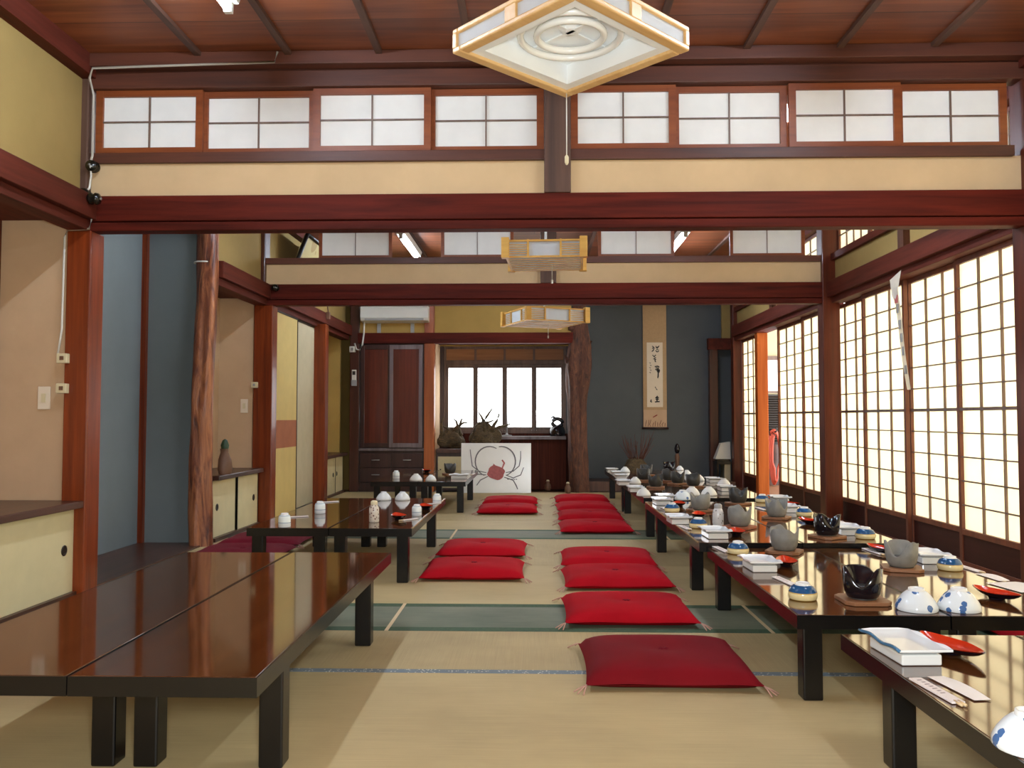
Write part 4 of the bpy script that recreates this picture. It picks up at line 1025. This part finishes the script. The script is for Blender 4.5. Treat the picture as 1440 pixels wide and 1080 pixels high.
def mk_tray(w=.10, l=.21):
    t = thing('lacquer_tray', 'x', 'tray', group='red and black lacquer trays')
    def fn(u, v, dz):
        a_ = 2 * PI * u; r = v
        k = 1 - .12 * abs(math.sin(2 * a_)) 
        x = w / 2 * r * math.cos(a_) * k * 1.05; y = l / 2 * r * math.sin(a_) * k * 1.05
        return (x, y, .008 + .022 * r ** 3 + .006 * abs(math.sin(a_)) ** 3 * r ** 3 + dz)
    obj('inside', MB().grid(32, 6, lambda u, v: fn(u, v * .96, .0015)), M['lred'], t)
    obj('outside', MB().grid(32, 6, lambda u, v: fn(u, v, -.003)).lathe([(.028, 0), (.03, .006)], 20), M['lblack'], t)
    return t
tray = once(mk_tray)
def mk_sleeve(l=.19, w=.034):
    t = thing('chopstick_sleeve', 'x', 'chopsticks', group='paper-sleeved chopsticks')
    obj('sleeve', MB().box(-w / 2, w / 2, -l / 2, l / 2, .0005, .0055), M['pappr'], t, .001)
    mb = MB(); rnd = random.Random(3)
    for k in range(7):
        y = l * (.36 - .09 * k); mb.add([(-.008 + .004 * (k % 2), y, .0058), (.007, y + .002, .0058), (.006, y + .008, .0058), (-.006, y + .007, .0058)], [(0, 1, 2, 3)])
    obj('printing', mb, M['inkgrey'], t)
    obj('chopstick', MB().tube([(-.005, -l / 2 + .01, .004), (-.005, -l / 2 - .022, .004)], .0035, 6).tube([(.005, -l / 2 + .01, .004), (.005, -l / 2 - .022, .004)], .0035, 6), M['chop'], t)
    return t
sleeve = once(mk_sleeve)
def mk_napkin(w=.055, l=.17):
    t = thing('napkin', 'x', 'napkin', group='white paper napkins')
    obj('sheet', MB().grid(4, 10, lambda u, v: (w * (u - .5), l * (v - .5), .002 + .007 * math.sin(v * PI) * u)), M['pap'], t)
    return t
napkin = once(mk_napkin)
def mk_brazier(m='iron', b='base', seed=0):
    """table brazier: pot with a front notch and three rising lobes on a wooden board"""
    t = thing('brazier', 'x', 'table brazier', group='small table braziers on wooden boards')
    n = 60
    def top(a_):
        g = lambda c, s_: math.exp(-((a_ - c + PI) % (2 * PI) - PI) ** 2 / (2 * s_ * s_))
        return .112 - .062 * g(R(-115), .36) - .028 * g(R(25), .28) - .022 * g(R(150), .25) + .010 * g(R(-60), .18) + .012 * g(R(-165), .16)
    out, mid = [], []
    prof = [(.046, 0), (.056, .006), (.064, .022), (.068, .046), (.071, .5), (.064, .5), (.061, .045), (.055, .035), (.001, .03)]
    def zf(r, z, a_, j): return top(a_) + (.0 if j == 4 else -.003) if z == .5 else z
    def rf(r, z, a_, j): return r + (top(a_) - .088) * .10 if z == .5 else r
    obj('pot', MB().lathe(prof, n, (0, 0, .016), rf, zf), M[m], t)
    obj('board', MB().prism([(-.085, -.06), (-.06, -.085), (.06, -.085), (.085, -.06), (.085, .06), (.06, .085), (-.06, .085), (-.085, .06)], 0, .014), M[b], t, .002)
    obj('foot_ring', MB().lathe([(.05, .014), (.052, .018), (.046, .02)], 24), M['irondark'], t)
    obj('grate', MB().lathe([(.001, .055), (.045, .055), (.045, .06), (.001, .06)], 20), M['irondark'], t)
    return t
braz = once(mk_brazier)
def mk_shaker(m='shaker'):
    t = thing('spice_shaker', 'x', 'shaker', group=None)
    obj('body', MB().lathe([(.024, 0), (.027, .004), (.027, .07), (.022, .085), (.018, .092)], 20), M[m], t); obj('cap', MB().lathe([(.019, .092), (.019, .108), (.012, .114)], 16), M['offwhite' if m == 'shaker' else 'grey'], t)
    return t
shaker = once(mk_shaker)
T1 = H1 + .0012; T3 = H3 + .0012
def pz(p, z): return p if len(p) == 3 else (p[0], p[1], z)
def pl(px, py, z): x, y = at(px, py, z); return (x, y, z)

# place settings, near corner table
G_P, G_TR, G_B, G_S, G_BR, G_N = 'stacked rectangular white dishes', 'red and black lacquer trays', 'upturned blue and gold bowls', 'paper-sleeved chopsticks', 'small table braziers on wooden boards', 'white paper napkins'
plate(pl(1272, 922, T1), R(3), 'white rectangular dish with a blue edge on the near corner table', 'blue-edged white dishes', blue=1, w=.15, l=.25)
tray(pl(1337, 918, T1), R(14), 'red lacquer tray beside the blue-edged dish', G_TR, w=.11, l=.25)
sleeve(pl(1316, 972, T1), R(6), 'printed paper chopstick sleeve before the blue-edged dish', G_S)
napkin(pl(1347, 968, T1), R(8), 'white paper napkin beside the nearest chopstick sleeve', G_N, w=.045, l=.19)
bigbowl(pl(1449, 1052, T1), 0, 'blue and white porcelain bowl cut by the picture edge on the near corner table', 'upturned porcelain bowls')
# aisle side of the long tables
aisle = [((1068, 800), (1106, 796), (1104, 818), (1129, 842), T1), ((1005, 755, T3), (1036, 753, T3), (1014, 773), (1038, 778), T1), ((953, 735), (983, 728), (962, 742), (982, 742), T3), ((930, 709), (955, 712), (936, 716), (945, 719.5), T3)]
for i, (p, q, s_, b_, z) in enumerate(aisle):
    o = ['first', 'second', 'third', 'fourth'][i]
    plate(pl(*pz(p, z)), R(2), 'aisle-side white rectangular dish, %s from the near end of the long tables' % o, G_P)
    tray(pl(*pz(q, z)), R(-8), 'aisle-side lacquer tray, %s from the near end of the long tables' % o, G_TR)
    sleeve(pl(*s_, z), R(8), 'aisle-side chopstick sleeve, %s from the near end of the long tables' % o, G_S)
    bowl(pl(*pz(b_, z)), R(40 * i), 'aisle-side blue and gold bowl, %s from the near end of the long tables' % o, G_B)
# door side
door = [((1303, 789), (1402, 842), (1362, 800), (1336, 801), T1), ((1190, 750, T3), (1241, 777), (1228, 776), (1217, 757, T3), T1), ((1106, 719), (1139, 737), (1152, 735), (1131, 725.5), T3), ((1096, 706), (1112, 712), (1070, 716), (1072, 706), T3)]
for i, (p, q, s_, b_, z) in enumerate(door):
    o = ['first', 'second', 'third', 'fourth'][i]
    plate(pl(*pz(p, z)), R(-2), 'door-side white rectangular dish, %s from the near end of the long tables' % o, G_P)
    tray(pl(*pz(q, z)), R(20), 'door-side lacquer tray, %s from the near end of the long tables' % o, G_TR)
    sleeve(pl(*s_, z), R(4), 'door-side chopstick sleeve, %s from the near end of the long tables' % o, G_S)
    bowl(pl(*pz(b_, z)), R(30 + 50 * i), 'door-side blue and gold bowl, %s from the near end of the long tables' % o, G_B)
napkin(pl(1432, 826, T1), R(10), 'large white napkin beside the red tray at the door edge', G_N, w=.14, l=.2)
napkin(pl(1395, 812, T1), R(4), 'white napkin behind the red tray near the door edge', G_N, w=.05, l=.17)
napkin(pl(1180, 735, T3), R(4), 'white napkin behind the door-side bowl of the second setting', G_N, w=.05, l=.17)
bigbowl(pl(1289, 857, T1), 0, 'blue-patterned porcelain bowl at the table end, nearer the black brazier', 'upturned porcelain bowls')
bigbowl(pl(1349, 857, T1), R(75), 'blue-patterned porcelain bowl at the table end, nearer the red tray', 'upturned porcelain bowls')
br = [(1213, 846, T1, 'ironblack', 'base', 0, 'glossy black brazier nearest the camera on the set table'), (1268, 801, T1, 'iron', 'base', -15, 'grey brazier beside the aisle-end black brazier, door half'),
      (1163, 756, T3, 'ironblack', 'base', 30, 'black brazier at the near end of the third table, close to the paper doors'), (1103, 777, T1, 'iron', 'base', 150, 'grey brazier in the middle of the set table, facing the aisle'),
      (1040, 742.5, T3, 'iron', 'basered', 140, 'grey brazier on a reddish board beside the silver shaker'), (1092, 729, T3, 'iron', 'base', 60, 'grey brazier beside the third door-side bowl'),
      (1038, 709, T3, 'irondark', 'base', 30, 'grey brazier at the far end of the third table'), (985, 719, T3, 'iron', 'base', 200, 'grey brazier behind the aisle bowl at the end of the third table')]
for px, py, z, m_, b_, r_, l in br: braz(pl(px, py, z), R(r_), l, G_BR, m=m_, b=b_)
shaker(pl(1010, 741, T3), 0, 'tall silver patterned shaker beside the grey brazier', None, m='metal', scale=1.25)
# far tables along the doors
bigbowl(pl(960, 702.5, T3), R(10), 'blue flowered porcelain bowl at the far end of the third table', 'upturned porcelain bowls')
WB = 'upturned white porcelain bowls'
for px, py, l, sc in ((973, 696.5, 'white bowl at the near edge of the fourth table, aisle half', .95), (997, 696.5, 'white bowl at the near edge of the fourth table, beside its twin', .95),
                  (1018, 683, 'white bowl on the door half of the fourth table', .9), (905, 697, 'white bowl at the aisle corner of the fourth table', .85), (893, 680, 'second white bowl along the aisle edge of the fourth table', .85),
                  (879, 664, 'white bowl on the aisle edge of the farthest table', .85), (956, 661, 'white bowl in the middle of the farthest table', .7), (966, 668, 'white bowl toward the door half of the farthest table', .75), (1040, 700, 'white bowl near the door edge of the fourth table', .7), (983, 676, 'white bowl on the far part of the fourth table', .8)):
    bigbowl(pl(px, py, T3), R(px), l, WB, sc, m='porc')
for px, py, l in ((893, 691, 'white dish at the aisle corner of the fourth table'), (876, 681.5, 'white dish along the aisle edge of the fourth table'), (873, 673, 'white dish on the far aisle edge of the fourth table'),
                  (860, 664, 'white dish at the far aisle corner of the farthest table'), (868, 668.5, 'white dish near the aisle corner of the farthest table'), (1003, 678, 'white dish on the door half of the fourth table'), (1020, 690, 'white dish at the door edge of the fourth table'), (935, 703.5, 'white dish at the far end of the third table')):
    plate(pl(px, py, T3), R(1), l, G_P)
for px, py, m_, r_, l in ((905, 676, 'irondark', 0, 'dark brazier on the fourth table beside the white bowls'), (922, 686, 'irondark', 80, 'dark brazier in the middle of the fourth table'), (940, 677, 'irondark', 150, 'dark brazier behind the middle one on the fourth table'),
                          (909, 669, 'irondark', 20, 'dark brazier on the farthest table, aisle half'), (941, 664, 'ironblack', 60, 'black brazier on the farthest table under the scroll'), (953, 681, 'irondark', 30, 'dark brazier on the door half of the fourth table'), (975, 685, 'irondark', 110, 'dark brazier behind the twin white bowls')):
    braz(pl(px, py, T3), R(r_), l, G_BR, m=m_, b='base')
# white-cup tables
TL = .332 + .0012
for px, py, l in ((400, 741, 'upturned white cup at the near edge of the cabinet half table'), (450, 722, 'upturned white cup farther back on the cabinet half table'), (586, 725, 'upturned white cup beside the red tray'), (614.5, 708, 'upturned white cup at the aisle edge behind the red tray')):
    cup(pl(px, py, TL), 0, l, 'upturned white teacups', 1.05 if px < 500 else .95)
for px, py, l in ((539.5, 703, 'white porcelain bowl on the white-cup table, nearer the shaker'), (566, 703, 'white porcelain bowl on the white-cup table, nearer the red tray')):
    bigbowl(pl(px, py, TL), R(px), l, WB, .85, m='porc')
shaker(pl(526, 734, TL), 0, 'patterned spice shaker on the white-cup table', None, m='shaker', scale=1.2)
tray(pl(561, 730, TL), R(20), 'red lacquer tray on the white-cup table', G_TR)
tray(pl(599, 716, TL), R(20), 'red lacquer tray behind the aisle-side upturned cup', G_TR)
for px, py, r_, l in ((420, 727, 60, 'paper chopstick rest beside the near upturned cup'), (465, 706, 55, 'paper chopstick rest beside the farther upturned cup'), (576, 731, 40, 'chopstick sleeve before the red tray'), (606, 709, 50, 'chopstick sleeve at the aisle edge of the white-cup table')):
    sleeve(pl(px, py, TL), R(-r_), l, G_S, l=.13)
# crab-poster tables
T5 = .33 + .0012
cup(pl(557, 673, T5), 0, 'white cup on the far table before the closet drawers', 'upturned white teacups', 1.1)
for px, py, l, sc in ((585, 676, 'white bowl on the far table below the orange post', .95), (606, 676, 'white bowl on the far table beside the dark brazier', .8)):
    bigbowl(pl(px, py, T5), R(px), l, WB, sc, m='porc')
braz(pl(633, 667, T5), R(20), 'dark brazier on the far table before the cream cabinet', G_BR, m='irondark', b='base')
plate(pl(646, 673, T5), R(88), 'white dish at the aisle corner of the far table', G_P)
tray(pl(600, 664, T5), R(30), 'red lacquer tray on the far table below the orange post', G_TR)
sleeve(pl(665, 667, T5), R(-5), 'chopstick sleeve at the aisle corner of the far table', G_S)

# ------------------------------------------------------------------ light
w = bpy.data.worlds.new('sky'); scn.world = w; w.use_nodes = True
bg = w.node_tree.nodes['Background']; bg.inputs['Color'].default_value = (.96, .98, 1.0, 1); bg.inputs['Strength'].default_value = 2.9
ld = bpy.data.lights.new('camera_flash', 'POINT'); ld.energy = 140; ld.color = (.86, .94, 1); ld.shadow_soft_size = .14
lo = bpy.data.objects.new('camera_flash', ld); lo.location = (.03, -.03, 1.09); COL.objects.link(lo)

scn.view_settings.view_transform = 'Standard'
scn.view_settings.look = 'None'
scn.view_settings.exposure = 1.1
scn.view_settings.gamma = 1.0
scn.view_settings.use_curve_mapping = False
